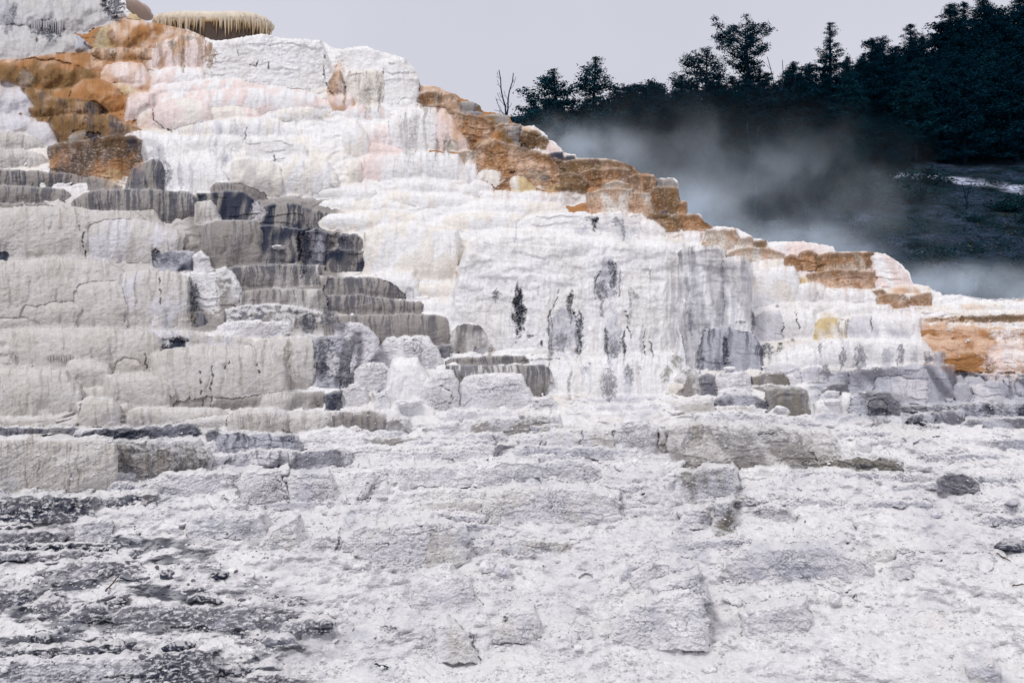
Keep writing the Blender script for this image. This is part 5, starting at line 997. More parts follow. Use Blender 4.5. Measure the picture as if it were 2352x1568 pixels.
        ex = np.stack(cols, 1); ec = np.repeat(Ce[:, None], len(cols), 1); el = np.full(ex.shape[:2], -1, LL.dtype)
        if sgn > 0: P = np.concatenate([P, ex], 1); CC = np.concatenate([CC, ec], 1); LL = np.concatenate([LL, el], 1)
        else: P = np.concatenate([ex[:, ::-1], P], 1); CC = np.concatenate([ec[:, ::-1], CC], 1); LL = np.concatenate([el[:, ::-1], LL], 1)
    return P, CC, LL, dict(GX=GX, GY=GY, D=D, X=X, Y=Y, Z=Z, gx1=gx1, sky=sky_y)

P, CC, LL, HG = build_hill()
nr, nc = LL.shape
idx = np.arange(nr * nc).reshape(nr, nc)
quads = np.stack([idx[:-1, :-1], idx[:-1, 1:], idx[1:, 1:], idx[1:, :-1]], -1).reshape(-1, 4)
flab = LL[:-1, :-1].ravel()
zz = P[..., 1]
live = ~((np.abs(zz[1:, :-1] - zz[:-1, :-1]) + np.abs(zz[1:, 1:] - zz[:-1, 1:]) + np.abs(P[1:, :-1, 2] - P[:-1, :-1, 2]) + np.abs(P[1:, 1:, 2] - P[:-1, 1:, 2])) < 1e-7).ravel()
PV = P.reshape(-1, 3); CV = CC.reshape(-1, 3)
gxf = np.concatenate([np.full((3, NC), 1e9), HG['GY'], np.full((7, NC), -1e9)])
gxf = np.pad(gxf, ((0, 0), (10, 10)), mode='edge'); gxx = np.pad(HG['gx1'], 10, constant_values=-1e9)
inframe = ((np.broadcast_to(gxx[None], LL.shape) > 0) & (np.broadcast_to(gxx[None], LL.shape) < 7056) & (gxf < 4704) & (gxf > 0))[:-1, :-1].ravel()
quads = quads[live]; flab = flab[live]; inframe = inframe[live]
cnt = np.bincount(flab[(flab >= 0) & inframe], minlength=len(BL))
DOMES = [i for i in np.argsort(-cnt) if BL[i][4].get('dome') and cnt[i] > 250][:20]
STEPS = [i for i in np.argsort(-cnt) if not BL[i][4].get('dome') and cnt[i] > 250][:95]
keep = set(DOMES) | set(STEPS)
WORD = dict(O='orange', B='ochre brown', U='rust brown', H='peach', Y='ochre', N='blue black', D='dark grey', P='pale pink', T='taupe streaked', S='dark grey', X='blue grey', V='olive grey')
def sub_mesh(name, fm):
    q = quads[fm]; u, inv = np.unique(q, return_inverse=True)
    return np_mesh(name, PV[u], inv.reshape(-1, 4), True, CV[u])
km = np.isin(flab, np.array(sorted(keep)))
hill = link("hillside", sub_mesh("hillside", ~km), M_ROCK)
tag(hill, "white, grey and orange travertine terraces stepping up the whole hillside", None, None, "structure")
for i in STEPS + DOMES:
    nm = "flowstone_dome" if i in DOMES else "terrace_step"
    o = link(nm, sub_mesh(nm, flab == i), M_ROCK, hill)
    if BL[i][2] in WORD: o["label"] = WORD[BL[i][2]] + (" rounded flowstone" if i in DOMES else " terrace step")

gv_ = np.array([(-900, -300, -.9), (900, -300, -.9), (900, 1500, -.9), (-900, 1500, -.9)], float)
tag(link("ground", np_mesh("ground", gv_, np.array([[0, 1, 2, 3]]), False, np.tile(PAL['L'] * .9, (4, 1))), M_ROCK), "pale flat ground around the foot of the terraces", None, None, "structure")
def surf(x, y):
    """nearest hillside point to a surveyed position (survey units)"""
    c = int(np.clip(round((x - HG['gx1'][0]) / (HG['gx1'][1] - HG['gx1'][0])), 0, NC - 1))
    r = int(np.argmin(np.abs(HG['GY'][:, c] - y)))
    return Vector((HG['X'][r, c], HG['Y'][r, c], HG['Z'][r, c]))
# ------------------------------------------------------------------ mesh bits
class MB:
    def __init__(s): s.v = []; s.f = []
    def tube(s, pts, rad, n=6, cap=True):
        b = len(s.v); pts = [Vector(p) for p in pts]
        for k, p in enumerate(pts):
            t = (pts[min(k + 1, len(pts) - 1)] - pts[max(k - 1, 0)])
            t = t.normalized() if t.length > 1e-6 else Vector((0, 0, 1))
            a = t.orthogonal().normalized(); c = t.cross(a)
            for j in range(n):
                w_ = 2 * math.pi * j / n
                s.v.append(p + (a * math.cos(w_) + c * math.sin(w_)) * rad[k])
        for k in range(len(pts) - 1):
            for j in range(n):
                a0 = b + k * n + j; a1 = b + k * n + (j + 1) % n
                s.f.append((a0, a1, a1 + n, a0 + n))
        if cap:
            s.f.append(tuple(b + (len(pts) - 1) * n + j for j in range(n)))
            s.f.append(tuple(b + j for j in reversed(range(n))))
    def build(s, name, smooth=True):
        me = bpy.data.meshes.new(name); me.from_pydata([tuple(p) for p in s.v], [], s.f); me.update()
        if smooth: me.polygons.foreach_set("use_smooth", [True] * len(me.polygons))
        return me

def tufts(rng, centres, sizes, per, stretch=(1, 1, .55)):
    """needle sprays: slim kite-shaped faces scattered round each centre; returns V, Q"""
    c = np.repeat(np.array(centres), per, 0); s = np.repeat(np.array(sizes), per)[:, None]
    n = len(c)
    g = rng.normal(size=(n, 3)) * .42 * np.array(stretch) * s
    p = c + g
    a = rng.normal(size=(n, 3)); a[:, 2] *= .7; a[:, 2] += .25; a /= np.linalg.norm(a, axis=1)[:, None]
    b = np.cross(a, rng.normal(size=(n, 3))); b /= np.linalg.norm(b, axis=1)[:, None] + 1e-9
    L = s * rng.uniform(.22, .5, (n, 1)); Wd = L * rng.uniform(.13, .25, (n, 1))
    V = np.stack([p - a * L * .5, p + b * Wd, p + a * L * .6, p - b * Wd], 1).reshape(-1, 3)
    return V, np.arange(4 * n).reshape(-1, 4)

def conifer(name, H, prof, seed, lean=0.0, base=.12, nb=60, tuft=.6, per=16, gap=.15, droop=-.05, tip=1.0, side=None, mat=None, bare=0.0, xcurve=0.0):
    """trunk, limbs and crown; prof = [(height fraction, crown radius in metres)], side = extra reach to the left (-) or right (+)"""
    rng = np.random.default_rng(seed); rd = random.Random(seed)
    tr = MB(); hh = np.linspace(0, 1, 9)
    def ax(t): return Vector((lean * H * t * t + xcurve * math.sin(t * 3.2), .05 * H * math.sin(t * 2 + seed), H * t))
    r0 = .017 * H + .06
    tr.tube([ax(t) for t in hh], [r0 * (1 - .93 * t) + .01 for t in hh], 7)
    px = [p[0] for p in prof]; pr = [p[1] for p in prof]
    lm = MB(); cen = []; siz = []
    for k in range(nb):
        t = base + (1 - base) * ((k + rd.random()) / nb) ** .9
        if t > .985: t = .985
        rr = float(np.interp(t, px, pr)) * rd.uniform(.65, 1.15)
        if rd.random() < gap: rr *= rd.uniform(.25, .5)
        ang = k * 2.399 + rd.uniform(-.4, .4)
        if side:
            rr *= 1 + abs(side) * max(0, math.cos(ang) * (1 if side > 0 else -1)) - .45 * abs(side) * max(0, -math.cos(ang) * (1 if side > 0 else -1))
        if rr < .15: rr = .15
        p0 = ax(t)
        up_ = .35 * tip * (t - .3) + droop + rd.uniform(-.12, .16)
        dr = Vector((math.cos(ang), math.sin(ang), 0))
        p1 = p0 + dr * rr * .55 + Vector((0, 0, rr * up_ * .45)); p2 = p0 + dr * rr + Vector((0, 0, rr * (up_ + .12)))
        rb = max(.012, .011 * rr + .012)
        lm.tube([p0, p1, p2], [rb * 1.6, rb, rb * .4], 4, False)
        if rd.random() < bare: continue
        m = max(2, int(rr / (tuft * .55)))
        for q in range(m):
            f = .30 + .72 * (q + rd.random() * .6) / m
            pp = (p0.lerp(p1, f / .55) if f < .55 else p1.lerp(p2, (f - .55) / .45))
            sd = Vector((-dr.y, dr.x, 0)) * rd.uniform(-.35, .35) * rr * (1 - .5 * f)
            cen.append(tuple(pp + sd + Vector((0, 0, rd.uniform(0, .18))))); siz.append(tuft * rd.uniform(.7, 1.25) * min(1, .3 + .55 * rr))
    for q in range(6):
        cen.append(tuple(ax(.93 + .014 * q))); siz.append(tuft * (.5 - .05 * q))
    V, Q = tufts(rng, cen, siz, int(per * 4.6), (1, 1, .5))
    return dict(trunk=tr.build("trunk"), limbs=lm.build("limbs"), crown=np_mesh("crown", V, Q, False), mat=mat or M_NEEDLE)

def place_tree(name, kit, loc, rz, s, label, group=None, cat="tree"):
    root = empty(name, loc, rz); root.scale = (s[0], s[0], s[1])
    tag(root, label, cat, group)
    link("trunk", kit['trunk'], M_BARK, root); link("limbs", kit['limbs'], M_BARK, root)
    if kit.get('crown'): link("crown", kit['crown'], kit['mat'], root)
    return root

# ------------------------------------------------------------------ far slope, with soil, grass and bare gravel
def far_z(x, y):
    z = EYE + 7.2 + (y - 60) * .43
    z = z + 3.2 * math.tanh((x - 12) / 40) * max(0, min(1, (y - 70) / 60))
    return z
def build_slope():
    xs = np.linspace(-70, 150, 260); ys = np.concatenate([np.linspace(50, 130, 240), np.linspace(132, 260, 40)])
    XX, YY = np.meshgrid(xs, ys)
    ZZ = EYE + 7.2 + (YY - 60) * .43 + 3.2 * np.tanh((XX - 12) / 40) * np.clip((YY - 70) / 60, 0, 1)
    ZZ = np.where(YY > 125, ZZ - (YY - 125) * .40, ZZ)
    ZZ = ZZ + .5 * fbm(XX / 9, YY / 9, 201, 4) + .30 * fbm(XX / 1.6, YY / 1.6, 202, 3)
    sage = lin((62, 80, 84)); grass = lin((38, 64, 66)); gravel = lin((196, 190, 198)); soil = lin((92, 98, 112)); gold = lin((120, 108, 62))
    a = sstep(-.1, .3, fbm(XX / 5, YY / 5, 203, 4))[..., None]; col = soil * (1 - a) + sage * a
    a = sstep(.0, .35, fbm(XX / 2.2 + 8, YY / 2.6, 204, 4))[..., None]; col = col * (1 - a) + grass * a
    a = (sstep(.22, .45, fbm(XX / 1.6 + 8, YY / 1.6, 205, 3)) * sstep(.0, .3, noise(XX / 9, YY / 9, 206)))[..., None] * .6; col = col * (1 - a) + gold * a
    # bare gravel bank below the trees
    yb = 85 - (XX - 33) * .55
    a = 1.6 * (1 - sstep(.5, 1.5, np.abs(YY - yb) / (.9 + .06 * np.abs(XX - 31)))) * sstep(29, 32, XX) * sstep(-.25, .15, fbm(XX / 1.1, YY / 1.1, 207, 3) + .1)
    bank = np.clip(a, 0, 1)
    a = np.maximum(a, .8 * sstep(.1, .5, fbm(XX / 4, YY / 4, 208, 4)) * (1 - sstep(20, 30, XX)) * (1 - sstep(88, 98, YY)))
    a = np.maximum(a, .7 * sstep(.15, .5, fbm(XX / 3 + 4, YY / 5, 209, 4)) * (1 - sstep(62, 70, YY)))[..., None]
    col = col * (1 - a) + gravel * a
    V = np.stack([XX, YY, ZZ], -1).reshape(-1, 3); n1, n2 = XX.shape
    ix = np.arange(n1 * n2).reshape(n1, n2)
    Q = np.stack([ix[:-1, :-1], ix[:-1, 1:], ix[1:, 1:], ix[1:, :-1]], -1).reshape(-1, 4)
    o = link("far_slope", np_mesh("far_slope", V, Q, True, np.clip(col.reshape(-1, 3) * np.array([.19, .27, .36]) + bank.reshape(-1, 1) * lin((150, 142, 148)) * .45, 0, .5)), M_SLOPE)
    tag(o, "dark shrubby slope with bare gravel behind the steam", None, None, "structure")
build_slope()
def far_at(px, D):
    x = (px - 1176) / F * D * 1.002
    return Vector((x, D, far_z(x, D) - .25))

def tree_at(name, kit, H0, px, ytop, D, label, group=None, wid=1.0, rz=0.0, sink=0.0):
    b = far_at(px, D); X_, Y_, Zt = at(px, ytop, D)
    h = Zt - b.z
    return place_tree(name, kit, b, rz, (h / H0 * wid * 1.32, h / H0), label, group)

G_SKY = "conifers on the skyline"
t = conifer("pine", 11, [(0, .5), (.3, 3.2), (.5, 2.6), (.75, 1.9), (1, .3)], 1, -.06, .12, 74, .6, 13, .25, .05, side=-.3, mat=M_NEEDLE2)
tree_at("pine_tree", t, 11, 1293, 163, 84, "open-crowned pine leaning left beside the taller thin pine near the ridge", G_SKY)
t = conifer("pine", 12, [(0, .4), (.35, 2.6), (.55, 2.0), (.62, 1.2), (.75, 1.6), (.9, .9), (1, .15)], 2, .02, .14, 78, .55, 13, .22, .02, mat=M_NEEDLE2)
tree_at("pine_tree", t, 12, 1362, 137, 82, "thin pine with pointed top and airy limbs left of the round dark clump", G_SKY)
t = conifer("pine", 7, [(0, .6), (.4, 2.6), (.7, 1.4), (1, .2)], 3, -.12, .06, 60, .55, 13, .2, .1, side=-.4, mat=M_NEEDLE2)
tree_at("pine_tree", t, 7, 1262, 235, 80, "low straggly pine reaching left over the ridge, outermost of the wood", G_SKY)
t = conifer("pine", 10, [(0, 1.6), (.4, 2.8), (.7, 2.6), (.9, 1.6), (1, .8)], 4, 0, .1, 90, .6, 16, .08)
tree_at("pine_tree", t, 10, 1448, 203, 86, "round dense dark pine, left half of the low clump", G_SKY)
t = conifer("pine", 10, [(0, 1.6), (.4, 2.6), (.7, 2.4), (.88, 1.5), (1, .5)], 5, .03, .1, 90, .6, 16, .08)
tree_at("pine_tree", t, 10, 1492, 190, 87, "round dense dark pine, right half of the low clump", G_SKY)
t = conifer("pine", 12, [(0, 1.5), (.35, 3.2), (.55, 2.7), (.75, 1.8), (.9, 1.1), (1, .3)], 6, .02, .14, 70, .5, 13, .25, .06, side=-.3)
tree_at("pine_tree", t, 12, 1628, 106, 88, "broad ragged pine with many upturned limb tips left of the flat-topped pine", G_SKY)
t = conifer("pine", 13, [(0, .8), (.4, 1.3), (.5, 1.6), (.6, .8), (.72, 1.9), (.86, 2.6), (.95, 1.9), (1, .9)], 7, .0, .12, 64, .5, 15, .15, .22, tip=1.4, side=-.35, xcurve=.35)
tree_at("pine_tree", t, 13, 1724, 66, 90, "tall pine with a swept flat-topped crown leaning left above the bushy trees", G_SKY, .8)
t = conifer("fir", 10, [(0, 2.2), (.4, 2.4), (.7, 1.6), (1, .3)], 8, 0, .05, 84, .6, 16, .08)
tree_at("fir_tree", t, 10, 1690, 180, 89, "short bushy fir at the foot of the flat-topped pine", G_SKY)
tree_at("fir_tree", t, 10, 1762, 168, 90, "bushy fir between the flat-topped pine and the bare grey snag", G_SKY, 1.1, 2.0)
tree_at("fir_tree", t, 10, 1845, 170, 92, "dense fir between the bare snag and the narrow spire", G_SKY, 1.2, 4.0)
t = conifer("spruce", 14, [(0, 2.4), (.35, 2.6), (.5, 2.0), (.6, .9), (.68, 1.5), (.78, .9), (.9, .6), (1, .2)], 9, 0, .08, 86, .5, 15, .18, -.05)
tree_at("spruce_tree", t, 14, 1914, 60, 92, "tall narrow spruce spire standing above its neighbours", G_SKY)
t = conifer("pine", 13, [(0, 1.6), (.5, 2.0), (.72, 1.5), (.85, 1.25), (.95, .9), (1, .4)], 10, .04, .1, 76, .55, 16, .2, .05)
tree_at("pine_tree", t, 13, 2005, 95, 94, "dark pine with a crooked top right of the narrow spruce spire", G_SKY, .9)
t2 = conifer("pine", 13, [(0, 1.6), (.5, 2.2), (.72, 1.7), (.85, 1.1), (.93, .9), (1, .3)], 11, -.02, .1, 80, .55, 16, .18, .05)
tree_at("pine_tree", t2, 13, 2050, 87, 95, "dark pine with two tufted tops, second right of the narrow spire", G_SKY, .95)
t3 = conifer("fir", 15, [(0, 2.6), (.4, 2.3), (.7, 1.6), (.87, .9), (1, .2)], 12, 0, .06, 110, .6, 15, .25, -.02)
tree_at("fir_tree", t3, 15, 2116, 49, 97, "broad pointed fir with clear gaps between its limb tiers", G_SKY, 1.05)
t4 = conifer("fir", 17, [(0, 2.8), (.45, 2.6), (.7, 2.1), (.85, 1.45), (.94, .9), (1, .25)], 13, .0, .06, 130, .62, 15, .22, -.02)
tree_at("fir_tree", t4, 17, 2210, 5, 100, "big dark fir with a rounded top, left of the pair that touch the top edge", G_SKY, 1.1)
tree_at("fir_tree", t3, 15, 2246, 10, 102, "fir wedged between two taller dark firs at the top right", G_SKY, .95, 2.2)
tree_at("fir_tree", t4, 17, 2277, -3, 103, "tallest dark fir, its pointed top cut by the top edge", G_SKY, .9, 3.0)
tree_at("fir_tree", t2, 13, 2326, 26, 104, "dark fir near the right edge with a lower notch left of it", G_SKY, 1.2, 1.2)
tree_at("fir_tree", t4, 17, 2362, 14, 105, "dark fir cut by the right edge of the picture", G_SKY, 1.1, 5.0)
tree_at("fir_tree", t3, 15, 2165, 78, 101, "dark fir filling the dip between the broad fir and the big round-topped fir", G_SKY, 1.1, 4.4)

# the shadowed wood below the skyline
KITS = [conifer("fir", 12, [(0, 2.6), (.4, 2.5), (.7, 1.7), (1, .3)], 31, 0, .04, 84, .7, 13, .1, -.05), conifer("fir", 12, [(0, 2.0), (.5, 2.4), (.8, 1.5), (1, .4)], 32, .02, .1, 84, .7, 13, .12, 0),
        conifer("fir", 12, [(0, 2.8), (.4, 2.2), (.7, 1.3), (1, .2)], 33, -.02, .06, 84, .7, 13, .1, -.05), conifer("fir", 12, [(0, .6), (.3, 2.4), (.7, 1.8), (1, .3)], 34, 0, .22, 76, .7, 13, .12, -.03, mat=M_NEEDLE2)]
rd = random.Random(77)
fill = []
for D, x0, x1, dx, f in ((98, 1520, 2440, 40, lambda x: 188 - (x - 1560) * .13), (92, 1590, 2440, 44, lambda x: 235 - (x - 1650) * .17), (88, 1650, 2100, 44, lambda x: 300 - (x - 1750) * .10), (106, 1960, 2440, 40, lambda x: 112 - (x - 1990) * .28), (84, 1740, 2090, 52, lambda x: 330 - (x - 1750) * .02), (80, 1660, 1990, 50, lambda x: 318), (76, 1700, 1900, 62, lambda x: 352), (95, 2050, 2440, 46, lambda x: 260), (92, 2110, 2440, 44, lambda x: 325)):
    x = x0
    while x < x1:
        xx = x + rd.uniform(-12, 12)
        fill.append((xx, f(xx) + rd.uniform(-16, 26), D + rd.uniform(-2, 2))); x += dx
for x in (1270, 1310, 1340, 1385, 1400, 1425, 1470, 1520, 1555, 1580): fill.append((x, 235 + rd.uniform(-8, 24), 90 + rd.uniform(-3, 3)))
for k, (x, y, D) in enumerate(fill):
    tree_at("fir_tree", KITS[k % 4], 12, x, y, D, "dark conifer in the shadowed wood under the skyline trees", "conifers of the shadowed wood", rd.uniform(.85, 1.2), rd.uniform(0, 6.28))

# ------------------------------------------------------------------ dead trees
def dead_tree(name, px, ytop, D, label, seed, stems, spread=.35, sub=5, rad=.06, mat=None, base=None, droop=0.0, nlow=0):
    b = far_at(px, D) if base is None else Vector(base)
    Zt = at(px, ytop, D)[2]; H = Zt - b.z
    rd = random.Random(seed)
    root = empty(name, b); tag(root, label, "dead tree")
    tr = MB(); lm = MB()
    for s_ in range(stems):
        dx = (s_ - (stems - 1) / 2) * spread; h = H * (1 - .12 * abs(s_ - .4) if stems > 1 else 1)
        pts = [Vector((dx * (1 - math.cos(min(t * 1.6, 1.6))) * 1.4 + (.09 * math.sin(5 * t + s_ * 2) + .05 * math.sin(17 * t + seed)) * min(1, H / 6), .1 * s_, h * t)) for t in np.linspace(0, 1, 10)]
        tr.tube(pts, [rad * (1 - .88 * t) + .012 for t in np.linspace(0, 1, 10)], 6)
        for k in range(sub):
            t = .25 + .7 * (k + rd.random()) / sub
            p = pts[int(t * 9)]; sgn = rd.choice((-1, 1)); L = H * rd.uniform(.06, .2) * (1.25 - t)
            q1 = p + Vector((sgn * L * .5, rd.uniform(-.2, .2), L * (.45 + droop))); q2 = q1 + Vector((sgn * L * .35, rd.uniform(-.2, .2), L * (.8 + droop * 1.6)))
            lm.tube([p, q1, q2], [rad * .35, rad * .25, .01], 4, False)
            if rd.random() < .6: lm.tube([q1, q1 + Vector((sgn * L * .5, 0, L * .12))], [rad * .2, .008], 4, False)
    for k in range(nlow):
        t = .12 + .55 * k / nlow; sgn = -1 if k % 2 else 1
        p = Vector((0, 0, H * t)); L = rd.uniform(1.2, 2.6)
        pts = [p, p + Vector((sgn * L * .5, rd.uniform(-.3, .3), L * .22)), p + Vector((sgn * L, rd.uniform(-.4, .4), L * .12)), p + Vector((sgn * L * 1.3, rd.uniform(-.4, .4), -L * .1))]
        lm.tube(pts, [rad * .5, rad * .4, rad * .25, .01], 4, False)
        for f in (1, 2):
            lm.tube([pts[f], pts[f] + Vector((sgn * L * .35, .1, L * rd.uniform(-.3, .35)))], [rad * .25, .008], 4, False)
    link("trunk", tr.build("trunk"), mat or M_BARK, root); link("limbs", lm.build("limbs"), mat or M_BARK, root)
    return root
sx, sy, sz = at(1163, 275, 40)
dead_tree("dead_tree", 1167, 152, 40, "bare forked snag standing alone against the sky behind the ridge", 5, 2, .32, 9, .034, M_BARK, (sx, sy, sz - 1.2), .1)
o = dead_tree("dead_tree", 1808, 118, 91, "bare dead crown of grey branches rising behind the bushy firs", 6, 3, .8, 7, .09, M_DEAD)
o = dead_tree("dead_tree", 1966, 106, 95, "thin bare dead tree just right of the narrow spruce spire", 7, 3, .9, 6, .07, M_DEAD)
o = dead_tree("dead_tree", 1738, 270, 72, "leafless tree with long drooping lower limbs standing in the steam", 8, 2, .45, 4, .14, M_BARK, None, -.3, 12)
o = dead_tree("dead_tree", 2230, 415, 76, "small bare snag on the pale gravel bank at the right", 9, 2, .4, 3, .06, M_BARK)
o = dead_tree("dead_tree", 1862, 440, 70, "small leafless shrub-like tree low in the steam left of the bare slope", 10, 3, .5, 3, .05, M_BARK)

# ------------------------------------------------------------------ shrubs on the far slope
def shrub_kit(seed):
    rng = np.random.default_rng(seed); rdd = random.Random(seed)
    cen = []; st = MB()
    for k in range(26):
        a = rdd.uniform(0, 6.28); r = rdd.uniform(0, .8); z = rdd.uniform(.25, .85) * (1 - .45 * r)
        cen.append((r * math.cos(a), r * math.sin(a), z)); st.tube([(0, 0, 0), (r * .5 * math.cos(a), r * .5 * math.sin(a), z * .6), cen[-1]], [.03, .02, .008], 4, False)
    V, Q = tufts(rng, cen, [.42] * 26, 16, (1, 1, .8))
    return np_mesh("foliage", V, Q, False), st.build("stems")
SK = [shrub_kit(s_) for s_ in (1, 2, 3)]
for k in range(54):
    D = rd.uniform(57, 84); px = rd.uniform(1640, 2440)
    if k < 16: D = rd.uniform(76, 84); px = rd.uniform(1960, 2200)
    b = far_at(px, D); s_ = rd.uniform(.7, 1.5) * (1.3 if k < 16 else 1)
    r_ = empty("shrub", b + Vector((0, 0, .1)), rd.uniform(0, 6)); r_.scale = (s_ * 1.25, s_ * 1.25, s_)
    tag(r_, "low dark shrub scattered on the slope behind the steam", "shrub", "shrubs on the far slope")
    link("foliage", SK[k % 3][0], M_SHRUB, r_); link("stems", SK[k % 3][1], M_BARK, r_)
cen = []
for k in range(2600):
    D = rd.uniform(56, 84); px = rd.uniform(1640, 2420)
    if noise(np.array([px / 55.0]), np.array([D / 2.3]), 411)[0] < -.05: continue
    cen.append(tuple(far_at(px, D) + Vector((0, 0, .32))))
V, Q = tufts(np.random.default_rng(8), cen, [.5] * len(cen), 9, (1, 1, .5))
tag(link("grass", np_mesh("grass", V, Q, False), M_SHRUB), "dark grass and sage tufts covering the slope behind the steam", "grass", None, "stuff")
cen = []
for k in range(420):
    D = rd.uniform(57, 72); px = rd.choice((rd.uniform(1950, 2400), rd.uniform(2120, 2400)))
    if math.sin(px * .03 + D) < .1: continue
    cen.append(tuple(far_at(px, D) + Vector((0, 0, .5))))
V, Q = tufts(np.random.default_rng(3), cen, [.16] * len(cen), 3)
tag(link("wildflowers", np_mesh("wildflowers", V, Q, False), M_FLOWER), "yellow flowers speckling the dark slope at the right", "flowers", None, "stuff")

# ------------------------------------------------------------------ the fringed cap on the skyline and small drip fringes
def drip_cap():
    D = 34.2; m = D / F
    cx_, _, cz = at(480, 24, D)
    th = np.linspace(-.15, math.pi + .15, 150)
    prof = [(.0, .10), (.45, .09), (.8, .04), (.95, -.04), (1.0, -.16), (.995, -.30), (.97, -.40), (.90, -.42), (.87, -.60), (.86, -1.0), (.88, -1.5)]
    a, b = 140 * m, .55
    rows = []; cols = []
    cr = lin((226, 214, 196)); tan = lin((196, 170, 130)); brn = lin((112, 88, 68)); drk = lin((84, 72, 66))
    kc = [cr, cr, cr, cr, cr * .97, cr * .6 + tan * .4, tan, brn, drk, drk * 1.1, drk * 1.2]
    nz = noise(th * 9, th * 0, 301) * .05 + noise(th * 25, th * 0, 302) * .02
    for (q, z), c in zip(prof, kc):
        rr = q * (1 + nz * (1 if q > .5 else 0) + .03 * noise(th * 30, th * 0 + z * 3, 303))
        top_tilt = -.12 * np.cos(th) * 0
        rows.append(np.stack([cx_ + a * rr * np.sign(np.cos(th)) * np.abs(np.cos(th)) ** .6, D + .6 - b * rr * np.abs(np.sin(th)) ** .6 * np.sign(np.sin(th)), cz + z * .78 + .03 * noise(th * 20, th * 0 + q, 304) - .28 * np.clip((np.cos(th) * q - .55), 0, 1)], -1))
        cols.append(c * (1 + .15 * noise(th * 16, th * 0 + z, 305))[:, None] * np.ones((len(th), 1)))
    V = np.stack(rows); ix = np.arange(V.shape[0] * V.shape[1]).reshape(V.shape[:2])
    Q = np.stack([ix[1:, :-1], ix[1:, 1:], ix[:-1, 1:], ix[:-1, :-1]], -1).reshape(-1, 4)
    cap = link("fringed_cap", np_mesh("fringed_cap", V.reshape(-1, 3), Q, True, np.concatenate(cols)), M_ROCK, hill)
    cap["label"] = "cream overhanging cap with a fringe of drips against the sky"
    rdd = random.Random(12); vs = []; fs = []; cs = []
    for k in range(700):
        t_ = rdd.uniform(0.02, math.pi - .02); q = rdd.uniform(.90, 1.0)
        x = cx_ + a * q * math.copysign(abs(math.cos(t_)) ** .6, math.cos(t_)); y = D + .6 - b * q * math.sin(t_) ** .6
        zt = cz - .26 - .28 * max(0, math.cos(t_) * q - .55); L = rdd.choice((.06, .10, .16, .22, .34, .5)) * rdd.uniform(.6, 1.3); r = rdd.uniform(.012, .032)
        b0 = len(vs)
        for (f, rr) in ((0, 1.5), (.35, 1), (.75, .6), (1, .1)):
            for j in range(5):
                vs.append((x + r * rr * math.cos(j * 1.2566), y + r * rr * math.sin(j * 1.2566), zt - L * f + .06))
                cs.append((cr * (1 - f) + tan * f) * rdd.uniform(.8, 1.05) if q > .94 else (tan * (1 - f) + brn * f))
        for l_ in range(3):
            for j in range(5):
                fs.append((b0 + l_ * 5 + j, b0 + (l_ + 1) * 5 + j, b0 + (l_ + 1) * 5 + (j + 1) % 5, b0 + l_ * 5 + (j + 1) % 5))
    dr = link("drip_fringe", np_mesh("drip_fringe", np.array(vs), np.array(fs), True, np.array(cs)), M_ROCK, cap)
    # pale lump behind it
    for (x, y, w_, h_, k) in ((316, 22, 30, 9, 'P'),):
        c0 = Vector(at(x, y, 35.2)); rng = np.random.default_rng(4)
        import bmesh
        bm = bmesh.new(); bmesh.ops.create_icosphere(bm, subdivisions=4, radius=1)
        vv = np.array([v.co[:] for v in bm.verts]); ff = np.array([[v.index for v in f.verts] for f in bm.faces]); bm.free()
        vv = vv * (1 + .12 * noise(vv[:, 0] * 2 + vv[:, 2], vv[:, 1] * 2, 310))[:, None] * np.array([w_ * m, 1.0, h_ * m])
        lm = link("flowstone_lump", np_mesh("flowstone_lump", vv + np.array(c0), ff, True, np.tile(PAL[k], (len(vv), 1))), M_ROCK, hill)
drip_cap()
def fringe(x0, x1, y, L, D_off, n, k, seed):
    rdd = random.Random(seed); vs = []; fs = []; cs = []
    for q in range(n):
        x = x0 + (x1 - x0) * (q + rdd.random()) / n
        p = surf(x, y + rdd.uniform(-6, 6)); m = p.y / F / 3
        l_ = L * rdd.uniform(.4, 1.1) * m; r = rdd.uniform(3.5, 6) * m; b0 = len(vs)
        for (f, rr) in ((0, 1.4), (.4, 1), (1, .15)):
            for j in range(5):
                vs.append((p.x + r * rr * math.cos(j * 1.2566), p.y - D_off + r * rr * math.sin(j * 1.2566), p.z - l_ * f)); cs.append(PAL[k] * rdd.uniform(.85, 1.02))
        for a_ in range(2):
            for j in range(5):
                fs.append((b0 + a_ * 5 + j, b0 + a_ * 5 + 5 + j, b0 + a_ * 5 + 5 + (j + 1) % 5, b0 + a_ * 5 + (j + 1) % 5))
    o = link("drip_fringe", np_mesh("drip_fringe", np.array(vs), np.array(fs), True, np.array(cs)), M_ROCK, hill)
fringe(225, 440, 150, 90, .06, 26, 'G', 1)
fringe(0, 110, 2440, 60, .03, 16, 'C', 2)
fringe(330, 510, 2450, 55, .03, 20, 'C', 3)

